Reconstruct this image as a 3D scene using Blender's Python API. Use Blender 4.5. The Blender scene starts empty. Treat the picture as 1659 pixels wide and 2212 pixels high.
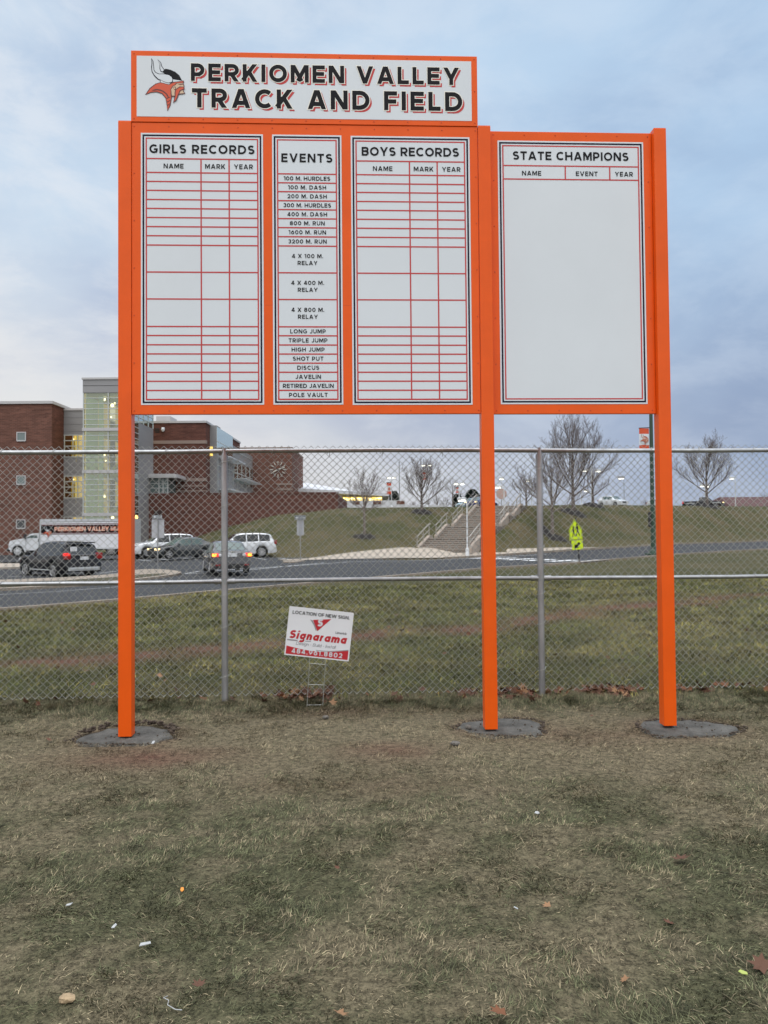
import bpy, bmesh, math, random
import numpy as np
from mathutils import Vector, Matrix
random.seed(7); RNG = np.random.default_rng(11)
S = bpy.context.scene
COL = S.collection
R = math.radians

# ------------------------------------------------------------------ camera
FPX, CX, CY = 1662.0, 829.5, 1106.0          # focal length and centre, in units of a 1659 wide picture
CAMH, PITCH, ROLL = 1.63, .0253, -.0075
cam = bpy.data.cameras.new('camera'); camo = bpy.data.objects.new('camera', cam); COL.objects.link(camo)
cam.sensor_fit = 'HORIZONTAL'; cam.sensor_width = 36; cam.lens = 36 * FPX / 1659
cam.clip_start = .05; cam.clip_end = 3000
CM = Matrix.Rotation(math.pi / 2 + PITCH, 3, 'X') @ Matrix.Rotation(ROLL, 3, 'Z')
camo.matrix_world = Matrix.Translation((0, 0, CAMH)) @ CM.to_4x4()
S.camera = camo

# ------------------------------------------------------------------ sky and light
SUN_EL, SUN_AZ = R(64), R(205)               # a broad pale glow high behind the camera
w = bpy.data.worlds.new('World'); S.world = w; w.use_nodes = True
nt = w.node_tree; nt.nodes.clear()
def N(t, **kw):
    n = nt.nodes.new(t)
    for k, v in kw.items(): setattr(n, k, v)
    return n
def LK(a, b): nt.links.new(a, b)
def MATH(op, a, b=None, c=None, clamp=False):
    n = N('ShaderNodeMath', operation=op); n.use_clamp = clamp
    for i, q in enumerate((a, b, c)):
        if q is None: continue
        if isinstance(q, (int, float)): n.inputs[i].default_value = q
        else: LK(q, n.inputs[i])
    return n.outputs[0]
def MIX(f, a, b, mode='MIX'):
    n = N('ShaderNodeMix', data_type='RGBA', blend_type=mode)
    for i, q in ((0, f), (6, a), (7, b)):
        if isinstance(q, (int, float)): n.inputs[i].default_value = q
        elif isinstance(q, tuple): n.inputs[i].default_value = q + (1,)
        else: LK(q, n.inputs[i])
    return n.outputs[2]
def MAPR(v, a, b, c=0., d=1., smooth=True):
    n = N('ShaderNodeMapRange'); n.interpolation_type = 'SMOOTHSTEP' if smooth else 'LINEAR'
    LK(v, n.inputs[0])
    for i, q in enumerate((a, b, c, d)): n.inputs[i + 1].default_value = q
    return n.outputs[0]
def sl(*c): return tuple((x / 255 / 12.92 if x <= 10 else ((x / 255 + .055) / 1.055) ** 2.4) for x in c)
sky = N('ShaderNodeTexSky', sky_type='NISHITA'); sky.sun_disc = False
sky.sun_elevation = SUN_EL; sky.sun_rotation = SUN_AZ
tc = N('ShaderNodeTexCoord'); sep = N('ShaderNodeSeparateXYZ'); LK(tc.outputs['Generated'], sep.inputs[0])
dx, dy, dz = sep.outputs
mp = N('ShaderNodeMapping'); LK(tc.outputs['Generated'], mp.inputs[0]); mp.inputs['Scale'].default_value = (1.0, 1.0, 2.1)
mp.inputs['Rotation'].default_value = (0, R(-14), 0)
def NOISE(sc, det=6, rough=.55, dist=.0, vec=None):
    n = N('ShaderNodeTexNoise'); n.inputs['Scale'].default_value = sc; n.inputs['Detail'].default_value = det
    n.inputs['Roughness'].default_value = rough; n.inputs['Distortion'].default_value = dist
    LK(vec or mp.outputs[0], n.inputs[0]); return n.outputs[0]
cl1 = MAPR(NOISE(1.9, 7, .5, .35), .34, .70)
cl2 = MAPR(NOISE(6.5, 8, .6, .25), .38, .66)
side = MAPR(dx, -.55, .55)                    # 0 towards the bright west (left), 1 towards the right
low = MAPR(dz, .0, .42)                       # 0 at the horizon, 1 high
upc = MIX(side, sl(200, 221, 240), sl(170, 204, 236))
loc_ = MIX(side, sl(247, 239, 226), sl(146, 164, 196))
base = MIX(low, loc_, upc)
warm = MIX(low, MIX(side, sl(240, 233, 224), sl(182, 194, 216)), MIX(side, sl(222, 230, 240), sl(192, 216, 240)))
dark = MIX(low, MIX(side, sl(206, 203, 212), sl(132, 150, 184)), MIX(side, sl(168, 190, 220), sl(142, 174, 212)))
c1 = MIX(MATH('MULTIPLY', cl1, 1.), base, dark)
c2 = MIX(MATH('MULTIPLY', cl2, MAPR(side, 0., 1., .75, .42)), c1, warm)
hs = N('ShaderNodeHueSaturation'); hs.inputs['Saturation'].default_value = .86; LK(c2, hs.inputs['Color']); c2 = hs.outputs[0]
# unseen sky behind the camera and overhead is brightened to light board and lawn
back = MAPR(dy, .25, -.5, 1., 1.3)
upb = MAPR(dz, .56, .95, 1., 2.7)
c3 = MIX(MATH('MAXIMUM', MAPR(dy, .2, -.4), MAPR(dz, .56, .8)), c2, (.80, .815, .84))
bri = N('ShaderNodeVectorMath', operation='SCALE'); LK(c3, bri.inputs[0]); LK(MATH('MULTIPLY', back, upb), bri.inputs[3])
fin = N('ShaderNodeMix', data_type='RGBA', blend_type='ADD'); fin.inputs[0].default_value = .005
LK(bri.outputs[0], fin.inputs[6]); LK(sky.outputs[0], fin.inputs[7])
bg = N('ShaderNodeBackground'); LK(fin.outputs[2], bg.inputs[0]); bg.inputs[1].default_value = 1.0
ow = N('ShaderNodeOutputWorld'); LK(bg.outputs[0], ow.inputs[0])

sun = bpy.data.lights.new('sun', 'SUN'); sun.energy = .9; sun.angle = R(60); sun.color = (1, .97, .93)
suno = bpy.data.objects.new('sun', sun); COL.objects.link(suno); suno.location = (0, -20, 30)
suno.rotation_euler = (Vector((math.sin(SUN_AZ) * math.cos(SUN_EL), math.cos(SUN_AZ) * math.cos(SUN_EL), math.sin(SUN_EL)))).to_track_quat('Z', 'Y').to_euler()
S.view_settings.view_transform = 'Standard'; S.view_settings.look = 'None'
S.view_settings.exposure = 0.0; S.view_settings.gamma = 1.0; S.view_settings.use_curve_mapping = False

# ------------------------------------------------------------------ measuring helpers
def ray(x, y): return CM @ Vector(((x - CX) / FPX, (CY - y) / FPX, -1))
def at(x, y, d):                              # the point seen at x, y that lies d metres ahead
    r = ray(x, y); return Vector((0, 0, CAMH)) + r * (d / r.y)
def ss(a, b, x):
    t = np.clip((x - a) / (b - a), 0, 1); return t * t * (3 - 2 * t)
def vnoise(x, y, sc, seed=0):
    x = np.asarray(x, float) * sc + seed * 17.31; y = np.asarray(y, float) * sc + seed * 7.77
    xi = np.floor(x).astype(np.int64); yi = np.floor(y).astype(np.int64); fx = x - xi; fy = y - yi
    fx = fx * fx * (3 - 2 * fx); fy = fy * fy * (3 - 2 * fy)
    def h(a, b):
        n = (a * 374761393 + b * 668265263 + seed * 974634777) & 0x7fffffff
        n = ((n ^ (n >> 13)) * 1274126177) & 0x7fffffff
        return ((n ^ (n >> 16)) & 0xffff) / 65535.
    return (h(xi, yi) * (1 - fx) + h(xi + 1, yi) * fx) * (1 - fy) + (h(xi, yi + 1) * (1 - fx) + h(xi + 1, yi + 1) * fx) * fy
def fbm(x, y, sc, seed=0, o=4):
    s = 0; a = .5; t = 0
    for i in range(o): s = s + a * vnoise(x, y, sc * 2 ** i, seed + i); t += a; a *= .55
    return s / t

# terrain: height profiles along lines of bearing (tan of bearing from straight ahead), then blended
PROF = [(-1500, [(8.5, 0), (14, -.2), (20, -.35), (38, -.5), (70, -.42), (130, -.4)]),
        (128, [(8.5, 0), (20, -.3), (38, -.47), (70, -.42), (80, -.4), (130, -.4)]),
        (350, [(8.5, 0), (22, -.3), (37, -.4), (58, -.25), (75, -.1), (130, 0)]),
        (440, [(8.5, 0), (24, -.3), (36, -.33), (56, -.16), (63, .0), (70, .75), (80, 1.6), (130, 3)]),
        (500, [(8.5, 0), (24, -.3), (36, -.33), (56, -.16), (60, -.1), (70, 1.55), (80, 2.5), (130, 4)]),
        (600, [(8.5, 0), (26, -.3), (50, -.3), (57, -.25), (66, 1.4), (74, 3.0), (78, 3.4), (84, 3.5), (90, 3.6), (130, 4.2)]),
        (750, [(8.5, 0), (30, -.3), (49, -.3), (53, -.1), (63, 1.9), (70, 3.5), (74, 3.97), (80, 3.95), (95, 3.9), (130, 4.2)]),
        (900, [(8.5, 0), (34, -.3), (51, -.32), (55.5, .15), (66, 2.4), (71, 3.7), (74, 3.95), (80, 3.97), (95, 4.0), (130, 4.2)]),
        (1060, [(8.5, 0), (39, -.3), (55, -.27), (58.5, .15), (68, 2.5), (73, 3.9), (76, 4.1), (82, 4.08), (95, 4.0), (130, 4.2)]),
        (1243, [(8.5, 0), (44, -.3), (61, -.18), (63.5, .1), (68, .95), (76, 3.4), (80, 4.25), (83, 4.35), (100, 4.1), (130, 4.1)]),
        (1450, [(8.5, 0), (52, -.08), (73, .12), (75.5, .45), (80, 1.5), (88, 3.9), (92, 4.5), (95, 4.55), (110, 4.2), (140, 4.2)]),
        (1659, [(8.5, 0), (60, .03), (87, .1), (89.5, .45), (95, 1.7), (103, 4.2), (106, 4.75), (110, 4.8), (125, 4.5), (140, 4.4)]),
        (3000, [(8.5, 0), (60, .05), (110, .1), (113, .45), (119, 1.7), (128, 4.2), (131, 4.75), (134, 4.8), (137, 4.5), (140, 4.4)])]
def _between(a, b, k=6):
    return [(a[0] + (b[0] - a[0]) * i / k, [(p[0] + (q[0] - p[0]) * i / k, p[1] + (q[1] - p[1]) * i / k) for p, q in zip(a[1], b[1])]) for i in range(k)] if len(a[1]) == len(b[1]) else [a]
PROF = sum((_between(a, b) for a, b in zip(PROF[:-1], PROF[1:])), []) + PROF[-1:]
_D = np.linspace(0, 140, 561)
_Z = []
for _x, _p in PROF:
    z = np.interp(_D, [q[0] for q in _p], [q[1] for q in _p])
    k = np.ones(9) / 9; z = np.convolve(np.pad(z, 4, 'edge'), k, 'valid')
    _Z.append(z)
_Z = np.array(_Z); _U = np.array([(q[0] - CX) / FPX for q in PROF])
def TZ(X, Y):
    X = np.asarray(X, float); Y = np.asarray(Y, float)
    d = np.clip(Y, 0, 139.9); u = X / np.maximum(Y, 6.)
    fi = np.clip(np.searchsorted(_U, u) - 1, 0, len(_U) - 2)
    t = np.clip((u - _U[fi]) / (_U[fi + 1] - _U[fi]), 0, 1)
    j = np.floor(d / .25).astype(int); ft = d / .25 - j
    za = _Z[fi, j] * (1 - ft) + _Z[fi, j + 1] * ft; zb = _Z[fi + 1, j] * (1 - ft) + _Z[fi + 1, j + 1] * ft
    return za * (1 - t) + zb * t
_TZ0 = TZ
STAIR_O, STAIR_A = (4.35, 56.3), -.43              # foot of the outdoor stairs and their turn; the hill is graded to meet them
def TZ(X, Y):
    X = np.asarray(X, float); Y = np.asarray(Y, float); z = _TZ0(X, Y)
    c, s_ = math.cos(-STAIR_A), math.sin(-STAIR_A); x, y = X - STAIR_O[0], Y - STAIR_O[1]
    al = x * s_ + y * c; la = np.abs(x * c - y * s_)
    zs = .16 + np.clip(al, 0, 15.84) * .229
    wgt = (1 - ss(2.6, 5.0, la)) * ss(-.3, 1.2, al) * (1 - ss(15.5, 22, al)) * ss(1.0, 4.0, Y - np.interp(X, [0, 3.5, 6.8, 10.6, 15.4, 27], [50.2, 51.2, 54, 57.6, 62, 72.6]))
    return z * (1 - wgt) + zs * wgt - .30 * (la < 2.2) * (al > .6) * (al < 15.3)
def tz(X, Y): return float(TZ(X, Y))
def gp(x, d): # ground point on the bearing of picture column x, d metres ahead
    X = (x - CX) / FPX * d; return Vector((X, d, tz(X, d)))

# ------------------------------------------------------------------ object helpers
WM = {}
class MB:
    def __init__(s): s.v = []; s.f = []; s.m = []; s.s = []
    def add(s, vs, fs, mi=0, sm=False):
        o = len(s.v); s.v += [tuple(p) for p in vs]
        for f in fs: s.f.append([i + o for i in f]); s.m.append(mi); s.s.append(sm)
        return s
    def box(s, c, d, mi=0, M=None, bev=0):
        x, y, z = (q / 2 for q in d); c = Vector(c)
        if bev:
            b = min(bev, x * .9, y * .9, z * .9); vs = []
            bm = bmesh.new(); bmesh.ops.create_cube(bm, size=1)
            for q in bm.verts: q.co = Vector((q.co.x * d[0], q.co.y * d[1], q.co.z * d[2]))
            bmesh.ops.bevel(bm, geom=bm.edges[:], offset=b, segments=2, affect='EDGES', profile=.6)
            bm.verts.index_update(); vs = [q.co.copy() for q in bm.verts]; fs = [[q.index for q in f.verts] for f in bm.faces]; bm.free()
        else:
            vs = [Vector((i * x, j * y, k * z)) for i in (-1, 1) for j in (-1, 1) for k in (-1, 1)]
            fs = [(0, 1, 3, 2), (4, 6, 7, 5), (0, 4, 5, 1), (2, 3, 7, 6), (0, 2, 6, 4), (1, 5, 7, 3)]
        if M is not None: vs = [M @ q for q in vs]
        return s.add([q + c for q in vs], fs, mi)
    def quad(s, a, b, c, d, mi=0): return s.add([a, b, c, d], [(0, 1, 2, 3)], mi)
    def tube(s, pts, r, n=8, mi=0, caps=True, sm=True):
        pts = [Vector(p) for p in pts]; m = len(pts)
        rs = r if isinstance(r, (list, tuple)) else [r] * m
        vs = []; ref = None
        for i, p in enumerate(pts):
            t = (pts[min(i + 1, m - 1)] - pts[max(i - 1, 0)]).normalized()
            if ref is None:
                ref = Vector((0, 0, 1)) if abs(t.z) < .9 else Vector((1, 0, 0))
            a = t.cross(ref).normalized(); b = a.cross(t).normalized(); ref = b
            for k in range(n):
                q = 2 * math.pi * (k + .5) / n; vs.append(p + (a * math.cos(q) + b * math.sin(q)) * rs[i])
        fs = [(i * n + k, i * n + (k + 1) % n, (i + 1) * n + (k + 1) % n, (i + 1) * n + k) for i in range(m - 1) for k in range(n)]
        s.add(vs, fs, mi, sm)
        if caps:
            s.add(vs[:n][::-1], [tuple(range(n))], mi); s.add(vs[-n:], [tuple(range(n))], mi)
        return s
    def sphere(s, c, r, n=10, m=6, mi=0):
        rx, ry, rz = r if isinstance(r, tuple) else (r, r, r)
        vs = []; fs = []
        for i in range(m + 1):
            a = math.pi * i / m
            for k in range(n):
                b = 2 * math.pi * k / n
                vs.append((c[0] + rx * math.sin(a) * math.cos(b), c[1] + ry * math.sin(a) * math.sin(b), c[2] + rz * math.cos(a)))
        for i in range(m):
            for k in range(n): fs.append((i * n + k, (i + 1) * n + k, (i + 1) * n + (k + 1) % n, i * n + (k + 1) % n))
        return s.add(vs, fs, mi, True)
    def prism(s, poly, o, e1, e2, dep, mi=0, mside=None):     # poly in the e1, e2 plane, thickness dep along -(e1 x e2)
        o, e1, e2 = Vector(o), Vector(e1), Vector(e2); n = e1.cross(e2).normalized()
        a = sum(poly[i][0] * poly[(i + 1) % len(poly)][1] - poly[(i + 1) % len(poly)][0] * poly[i][1] for i in range(len(poly)))
        if a < 0: poly = poly[::-1]
        f = [o + e1 * p[0] + e2 * p[1] for p in poly]; m = len(f)
        from mathutils.geometry import tessellate_polygon
        tr = tessellate_polygon([[Vector((p[0], p[1], 0)) for p in poly]])
        def orient(t):
            a_, b_, c_ = (poly[i] for i in t)
            return t if (b_[0] - a_[0]) * (c_[1] - a_[1]) - (c_[0] - a_[0]) * (b_[1] - a_[1]) > 0 else t[::-1]
        tr = [orient(tuple(t)) for t in tr]
        s.add(f, tr, mi)
        if dep:
            bk = [p - n * dep for p in f]
            s.add(bk, [t[::-1] for t in tr], mi)
            s.add(f + bk, [(i, i + m, (i + 1) % m + m, (i + 1) % m) for i in range(m)], mi if mside is None else mside)
        return s
    def build(s, name, mats, parent=None, world=False, sharp=None):
        me = bpy.data.meshes.new(name)
        vs = s.v
        if world and parent is not None:
            I = WM[parent.name].inverted(); vs = [tuple(I @ Vector(p)) for p in vs]
        me.from_pydata(vs, [], s.f)
        if not isinstance(mats, (list, tuple)): mats = [mats]
        for m in mats: me.materials.append(m)
        me.polygons.foreach_set('material_index', s.m); me.polygons.foreach_set('use_smooth', s.s)
        me.update()
        if sharp: me.set_sharp_from_angle(angle=R(sharp))
        o = bpy.data.objects.new(name, me); COL.objects.link(o)
        if parent is not None: o.parent = parent; WM[o.name] = WM[parent.name]
        else: WM[o.name] = Matrix()
        return o
def tag(o, label=None, cat=None, group=None, kind=None):
    if label: o['label'] = label
    if cat: o['category'] = cat
    if group: o['group'] = group
    if kind: o['kind'] = kind
    return o
def thing(name, label, cat, loc=(0, 0, 0), rz=0, group=None, tilt=0):
    o = bpy.data.objects.new(name, None); COL.objects.link(o); o.empty_display_size = .3
    o.location = loc; o.rotation_euler = (0, tilt, rz)
    WM[o.name] = Matrix.Translation(loc) @ o.rotation_euler.to_matrix().to_4x4()
    return tag(o, label, cat, group)
def kids(o): return [c for c in bpy.data.objects if c.parent == o]
def copy_tree(o, parent=None):
    c = o.copy(); COL.objects.link(c); c.parent = parent
    for ch in kids(o): copy_tree(ch, c)
    return c

# ------------------------------------------------------------------ materials
def mat(name, col, rough=.6, metal=0., var=0., vsc=8., vcol=None, bump=0., bsc=60., emit=None, es=0., spec=.5, coat=0., stretch=None, tint=None, alpha=None):
    m = bpy.data.materials.new(name); m.use_nodes = True; t = m.node_tree; b = t.nodes['Principled BSDF']
    b.inputs['Base Color'].default_value = tuple(col) + (1,); b.inputs['Roughness'].default_value = rough
    b.inputs['Metallic'].default_value = metal; b.inputs['Specular IOR Level'].default_value = spec
    if coat: b.inputs['Coat Weight'].default_value = coat; b.inputs['Coat Roughness'].default_value = .08
    if emit: b.inputs['Emission Color'].default_value = tuple(emit) + (1,); b.inputs['Emission Strength'].default_value = es
    tcn = t.nodes.new('ShaderNodeTexCoord'); src = tcn.outputs['Object']
    if stretch:
        q = t.nodes.new('ShaderNodeMapping'); q.inputs['Scale'].default_value = stretch; t.links.new(src, q.inputs[0]); src = q.outputs[0]
    if var or vcol:
        n = t.nodes.new('ShaderNodeTexNoise'); n.inputs['Scale'].default_value = vsc; n.inputs['Detail'].default_value = 6; n.inputs['Roughness'].default_value = .65
        t.links.new(src, n.inputs[0])
        r = t.nodes.new('ShaderNodeMapRange'); r.inputs[1].default_value = .35; r.inputs[2].default_value = .65; t.links.new(n.outputs[0], r.inputs[0])
        mx = t.nodes.new('ShaderNodeMix'); mx.data_type = 'RGBA'
        c2 = vcol if vcol else tuple(min(1, c * (1 + var)) for c in col); c1 = col if vcol else tuple(c * (1 - var) for c in col)
        mx.inputs[6].default_value = tuple(c1) + (1,); mx.inputs[7].default_value = tuple(c2) + (1,)
        t.links.new(r.outputs[0], mx.inputs[0]); t.links.new(mx.outputs[2], b.inputs['Base Color'])
    if tint:
        a = t.nodes.new('ShaderNodeAttribute'); a.attribute_name = tint; t.links.new(a.outputs['Color'], b.inputs['Base Color'])
    if bump:
        n = t.nodes.new('ShaderNodeTexNoise'); n.inputs['Scale'].default_value = bsc; n.inputs['Detail'].default_value = 5
        t.links.new(src, n.inputs[0]); bp = t.nodes.new('ShaderNodeBump'); bp.inputs['Strength'].default_value = bump; bp.inputs['Distance'].default_value = .02
        t.links.new(n.outputs[0], bp.inputs['Height']); t.links.new(bp.outputs[0], b.inputs['Normal'])
    return m
ORANGE = mat('orange_powder_coat', (.79, .100, .005), .32, spec=.28, var=.05, vsc=3, bump=.04, bsc=220)
WHITEP = mat('white_sign_face', (.655, .695, .735), .33, var=.02, vsc=1.2, bump=.05, bsc=1.3)
INK = mat('black_vinyl', (.009, .009, .011), .6, spec=.15)
NAVY = mat('navy_vinyl', (.010, .011, .028), .6, spec=.15)
REDV = mat('red_vinyl', (.50, .025, .035), .5, spec=.3)
PINKV = mat('coral_red_vinyl', (.52, .050, .050), .5, spec=.3)
CREAM = mat('cream_vinyl', (.85, .82, .74), .4)
SKIN = mat('tan_vinyl', (.62, .45, .30), .4)
RUST = mat('orange_vinyl', (.62, .075, .02), .4)
MAROON = mat('dark_red_vinyl', (.10, .012, .012), .4)
GREYV = mat('grey_vinyl', (.30, .30, .32), .4)
SCREW = mat('orange_screw_head', (.55, .07, .01), .4, .2)
GALV = mat('galvanised_steel', (.36, .37, .38), .33, .85, var=.18, vsc=14, bump=.05, bsc=90)
GALV2 = mat('galvanised_post', (.40, .40, .41), .42, .8, var=.25, vsc=9, bump=.06, bsc=70, stretch=(1, 1, .25))
WIRE = mat('galvanised_wire', (.47, .48, .455), .42, .65, var=.15, vsc=20)
CONC = mat('wet_concrete', (.095, .092, .084), .85, var=.4, vsc=5, bump=.9, bsc=60, spec=.3)
DIRT = mat('damp_soil', (.085, .064, .048), .95, var=.4, vsc=30, bump=.8, bsc=60)
WHITEPAINT = mat('white_paint', (.62, .64, .66), .45)
STEELW = mat('pale_metal', (.55, .57, .58), .4, .3)
DARKM = mat('dark_metal', (.03, .03, .032), .5, .3)
BLACKR = mat('black_rubber', (.012, .012, .012), .8)
ALLOY = mat('alloy_rim', (.55, .55, .56), .3, .8)
GLASSD = mat('dark_car_glass', (.012, .016, .018), .06, spec=.7)
GLASSC = mat('green_car_glass', (.06, .10, .095), .06, spec=.8)
CHROME = mat('chrome_trim', (.7, .7, .7), .15, 1)
REDL = mat('red_tail_light', (.35, .01, .01), .2, emit=(1, .03, .02), es=.9)
REDOFF = mat('unlit_red_lens', (.28, .015, .015), .2)
AMBER = mat('lit_amber_light', (.6, .15, .01), .2, emit=(1, .32, .04), es=3.)
CLEARL = mat('clear_headlight', (.6, .6, .62), .15, spec=.8)
WARML = mat('lit_headlight', (.7, .5, .3), .2, emit=(1, .75, .35), es=2.2)
LAMPW = mat('lit_lamp_lens', (.9, .9, .85), .3, emit=(1, .97, .82), es=3.5)
CONCP = mat('pale_concrete', (.36, .31, .255), .85, var=.14, vsc=1.5, bump=.15, bsc=20)
CONCK = mat('kerb_concrete', (.27, .225, .18), .85, var=.2, vsc=1.2, bump=.15, bsc=20)
ASPH = mat('asphalt', (.023, .0245, .028), .85, var=.22, vsc=1.1, bump=.3, bsc=50)
PAINT = mat('road_paint', (.62, .63, .64), .7, var=.12, vsc=3)
BARK = mat('grey_brown_bark', (.14, .115, .102), .9, var=.3, vsc=9)
BARKL = mat('pale_bark', (.19, .158, .138), .9, var=.3, vsc=6)
TWIG = mat('brown_twigs', (.15, .122, .112), .9)
MULCH = mat('dark_mulch', (.012, .009, .008), .95, var=.4, vsc=12, bump=.6, bsc=12)
EVERG = mat('evergreen_needles', (.014, .03, .02), .9, var=.5, vsc=5)
# ------------------------------------------------------------------ lettering: a geometric sans drawn with strokes
def arc(cx, cy, rx, ry, a0, a1, n=14):
    return [(cx + rx * math.cos(R(a0 + (a1 - a0) * i / n)), cy + ry * math.sin(R(a0 + (a1 - a0) * i / n))) for i in range(n + 1)]
GW = dict(A=.96, B=.80, C=.88, D=.90, E=.70, F=.68, G=.93, H=.86, I=0, J=.62, K=.84, L=.64, M=1.02, N=.88, O=1.0, P=.76, R=.80, S=.74, T=.76, U=.84,
          V=.95, W=1.42, X=.90, Y=.90)
GW.update({'0': .80, '1': .40, '2': .72, '3': .72, '4': .80, '5': .72, '6': .76, '7': .72, '8': .76, '9': .76, '.': 0, ' ': .28, '-': .4,
           'a': .68, 'c': .6, 'd': .68, 'e': .66, 'g': .68, 'i': 0, 'k': .6, 'l': 0, 'm': .98, 'n': .62, 'r': .42, 's': .54, 't': .42, 'u': .62, 'u2': .6})
XH = .70
def glyph(ch, w):
    W = GW[ch]
    if W == 0: W = w
    l = w / 2; r = W - l; b = w / 2; t = 1 - w / 2; m = W / 2
    st = []
    def s(p, closed=False, e0=1, e1=1, lo=0, hi=1): st.append((p, closed, e0, e1, lo, hi))
    V_ = lambda x, y0=0, y1=1: s([(x, y0), (x, y1)], e0=0, e1=0)
    H_ = lambda y, x0, x1: s([(x0, y), (x1, y)], e0=0, e1=0)
    def Dg(x0, y0, x1, y1, lo=0, hi=1): s([(x0, y0), (x1, y1)], e0=2, e1=2, lo=lo, hi=hi)
    k = w * .56
    xt = XH - w / 2; xm = XH / 2; ry = (xt - b) / 2
    if ch == 'A': Dg(k, 0, m - .02, 1); Dg(W - k, 0, m + .02, 1); H_(.27, W * .24, W * .76)
    elif ch in 'BP' or ch == 'R':
        if ch == 'B':
            rr = (t - .52) / 2; r2 = (.52 - b) / 2; x = r - rr * 1.1 - .02
            s([(l, .52), (x, .52)] + arc(x, .52 + rr, rr * 1.1, rr, -90, 90) + [(l, t)], e0=0, e1=0)
            x = r - r2 * 1.1; s([(l, b), (x, b)] + arc(x, b + r2, r2 * 1.1, r2, -90, 90) + [(l, .52)], e0=0, e1=0); V_(l)
        else:
            y0 = .38 if ch == 'P' else .42; rr = (t - y0) / 2; x = r - rr * 1.1
            s([(l, y0), (x, y0)] + arc(x, y0 + rr, rr * 1.1, rr, -90, 90) + [(l, t)], e0=0, e1=0); V_(l)
            if ch == 'R': Dg(W * .48, .42, W - k * 1.1, 0, hi=.42)
    elif ch == 'C': s(arc(.5, .5, .5 - l, .5 - l, 47, 313, 24), e0=0, e1=0)
    elif ch == 'G': s(arc(.5, .5, .5 - l, .5 - l, 47, 335, 24) + [(W - l, .2), (W - l, .45), (W * .54, .45)], e0=0, e1=0)
    elif ch == 'O': s(arc(m, .5, m - l, .5 - l, 0, 360, 32)[:-1], True)
    elif ch == 'D': x = W - .5; s([(l, b), (x, b)] + arc(x, .5, .5 - l, .5 - l, -90, 90, 18) + [(l, t)], True)
    elif ch == 'E': V_(l); H_(b, w, W); H_(t, w, W); H_(.51, w, W * .94)
    elif ch == 'F': V_(l); H_(t, w, W); H_(.46, w, W * .94)
    elif ch == 'H': V_(l); V_(r); H_(.5, w, W - w)
    elif ch in 'Il': V_(l)
    elif ch == 'J': q = .26; s([(r, 1)] + arc(r - q, b + q, q, q, 0, -140, 10), e0=0, e1=0)
    elif ch == 'K': V_(l); Dg(w * .6, .26, W - k * 1.3, 1); Dg(W * .40, .60, W - k * 1.2, 0, hi=.62)
    elif ch == 'L': V_(l); H_(b, w, W)
    elif ch == 'M': V_(l); V_(r); Dg(l + .02, 1, m, .28); Dg(r - .02, 1, m, .28)
    elif ch == 'N': V_(l); V_(r); Dg(l + .02, 1, r - .02, 0)
    elif ch == 'S':
        y = .515; ra = (t - y) / 2; rb = (y - b) / 2; rx = m - l
        s(arc(m, y + ra, rx * .96, ra, 32, 262, 16) + arc(m, y - rb, rx, rb, 82, -150, 16), e0=0, e1=0)
    elif ch == 'T': V_(m, 0, 1 - w); H_(t, 0, W)
    elif ch == 'U': q = m - l; s([(l, 1), (l, b + q)] + arc(m, b + q, q, q, 180, 360, 16) + [(r, 1)], e0=0, e1=0)
    elif ch == 'V': Dg(k, 1, m, 0); Dg(W - k, 1, m, 0)
    elif ch == 'W':
        for a, c in ((k, .27), (.5, .27), (.5, .73), (1 - k / W, .73)):
            Dg((k if a == k else a * W), 1, c * W, 0)
    elif ch == 'X': Dg(k, 0, W - k, 1); Dg(k, 1, W - k, 0)
    elif ch == 'Y': V_(m, 0, .44); Dg(k, 1, m, .36, lo=.36); Dg(W - k, 1, m, .36, lo=.36)
    elif ch == '0': s(arc(m, .5, m - l, .5 - l, 0, 360, 28)[:-1], True)
    elif ch == '1': V_(r); s([(0, t - .04), (r - l * .2, t)], e0=0, e1=0)
    elif ch == '2': q = m - l; s(arc(m, t - q, q, q, 165, -38, 14) + [(l + .02, b), (W, b)], e0=0, e1=0)
    elif ch == '3':
        y = .53; ra = (t - y) / 2; rb = (y - b) / 2; s(arc(m, y + ra, m - l, ra, 150, -85, 14), e0=0, e1=0); s(arc(m, y - rb, m - l, rb, 85, -150, 14), e0=0, e1=0)
    elif ch == '4': V_(W * .70); H_(.26, 0, W); Dg(w * .5, .22, W * .62, 1, lo=.2)
    elif ch == '5': q = .3; s([(W * .92, t), (l + .03, t), (l, .55), (m, .6)] + arc(m, b + q * .92, m - l, q * .92, 85, -150, 14), e0=0, e1=0)
    elif ch in '69':
        q = m - l; p1 = arc(m, b + q, q, q, 0, 360, 24)[:-1]; p2 = [(W * .66, t + .02)] + [(l + .05, .56), (l, b + q)]
        if ch == '9': p1 = [(W - x, 1 - y) for x, y in p1]; p2 = [(W - x, 1 - y) for x, y in p2]
        s(p1, True); s(p2, e0=0, e1=0)
    elif ch == '7': s([(0, t), (r, t), (W * .35, 0)], e0=0, e1=0)
    elif ch == '8':
        y = .53; ra = (t - y) / 2; rb = (y - b) / 2
        s(arc(m, y + ra, (m - l) * .9, ra, 0, 360, 20)[:-1], True); s(arc(m, y - rb, m - l, rb, 0, 360, 20)[:-1], True)
    elif ch == '.': V_(l, 0, w)
    elif ch == '-': H_(.4, .05, .35)
    elif ch == 'i': V_(l, 0, XH); V_(l, .82, .82 + w)
    elif ch in 'adgq': 
        s(arc(m, xm, m - l, ry, 0, 360, 24)[:-1], True)
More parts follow.
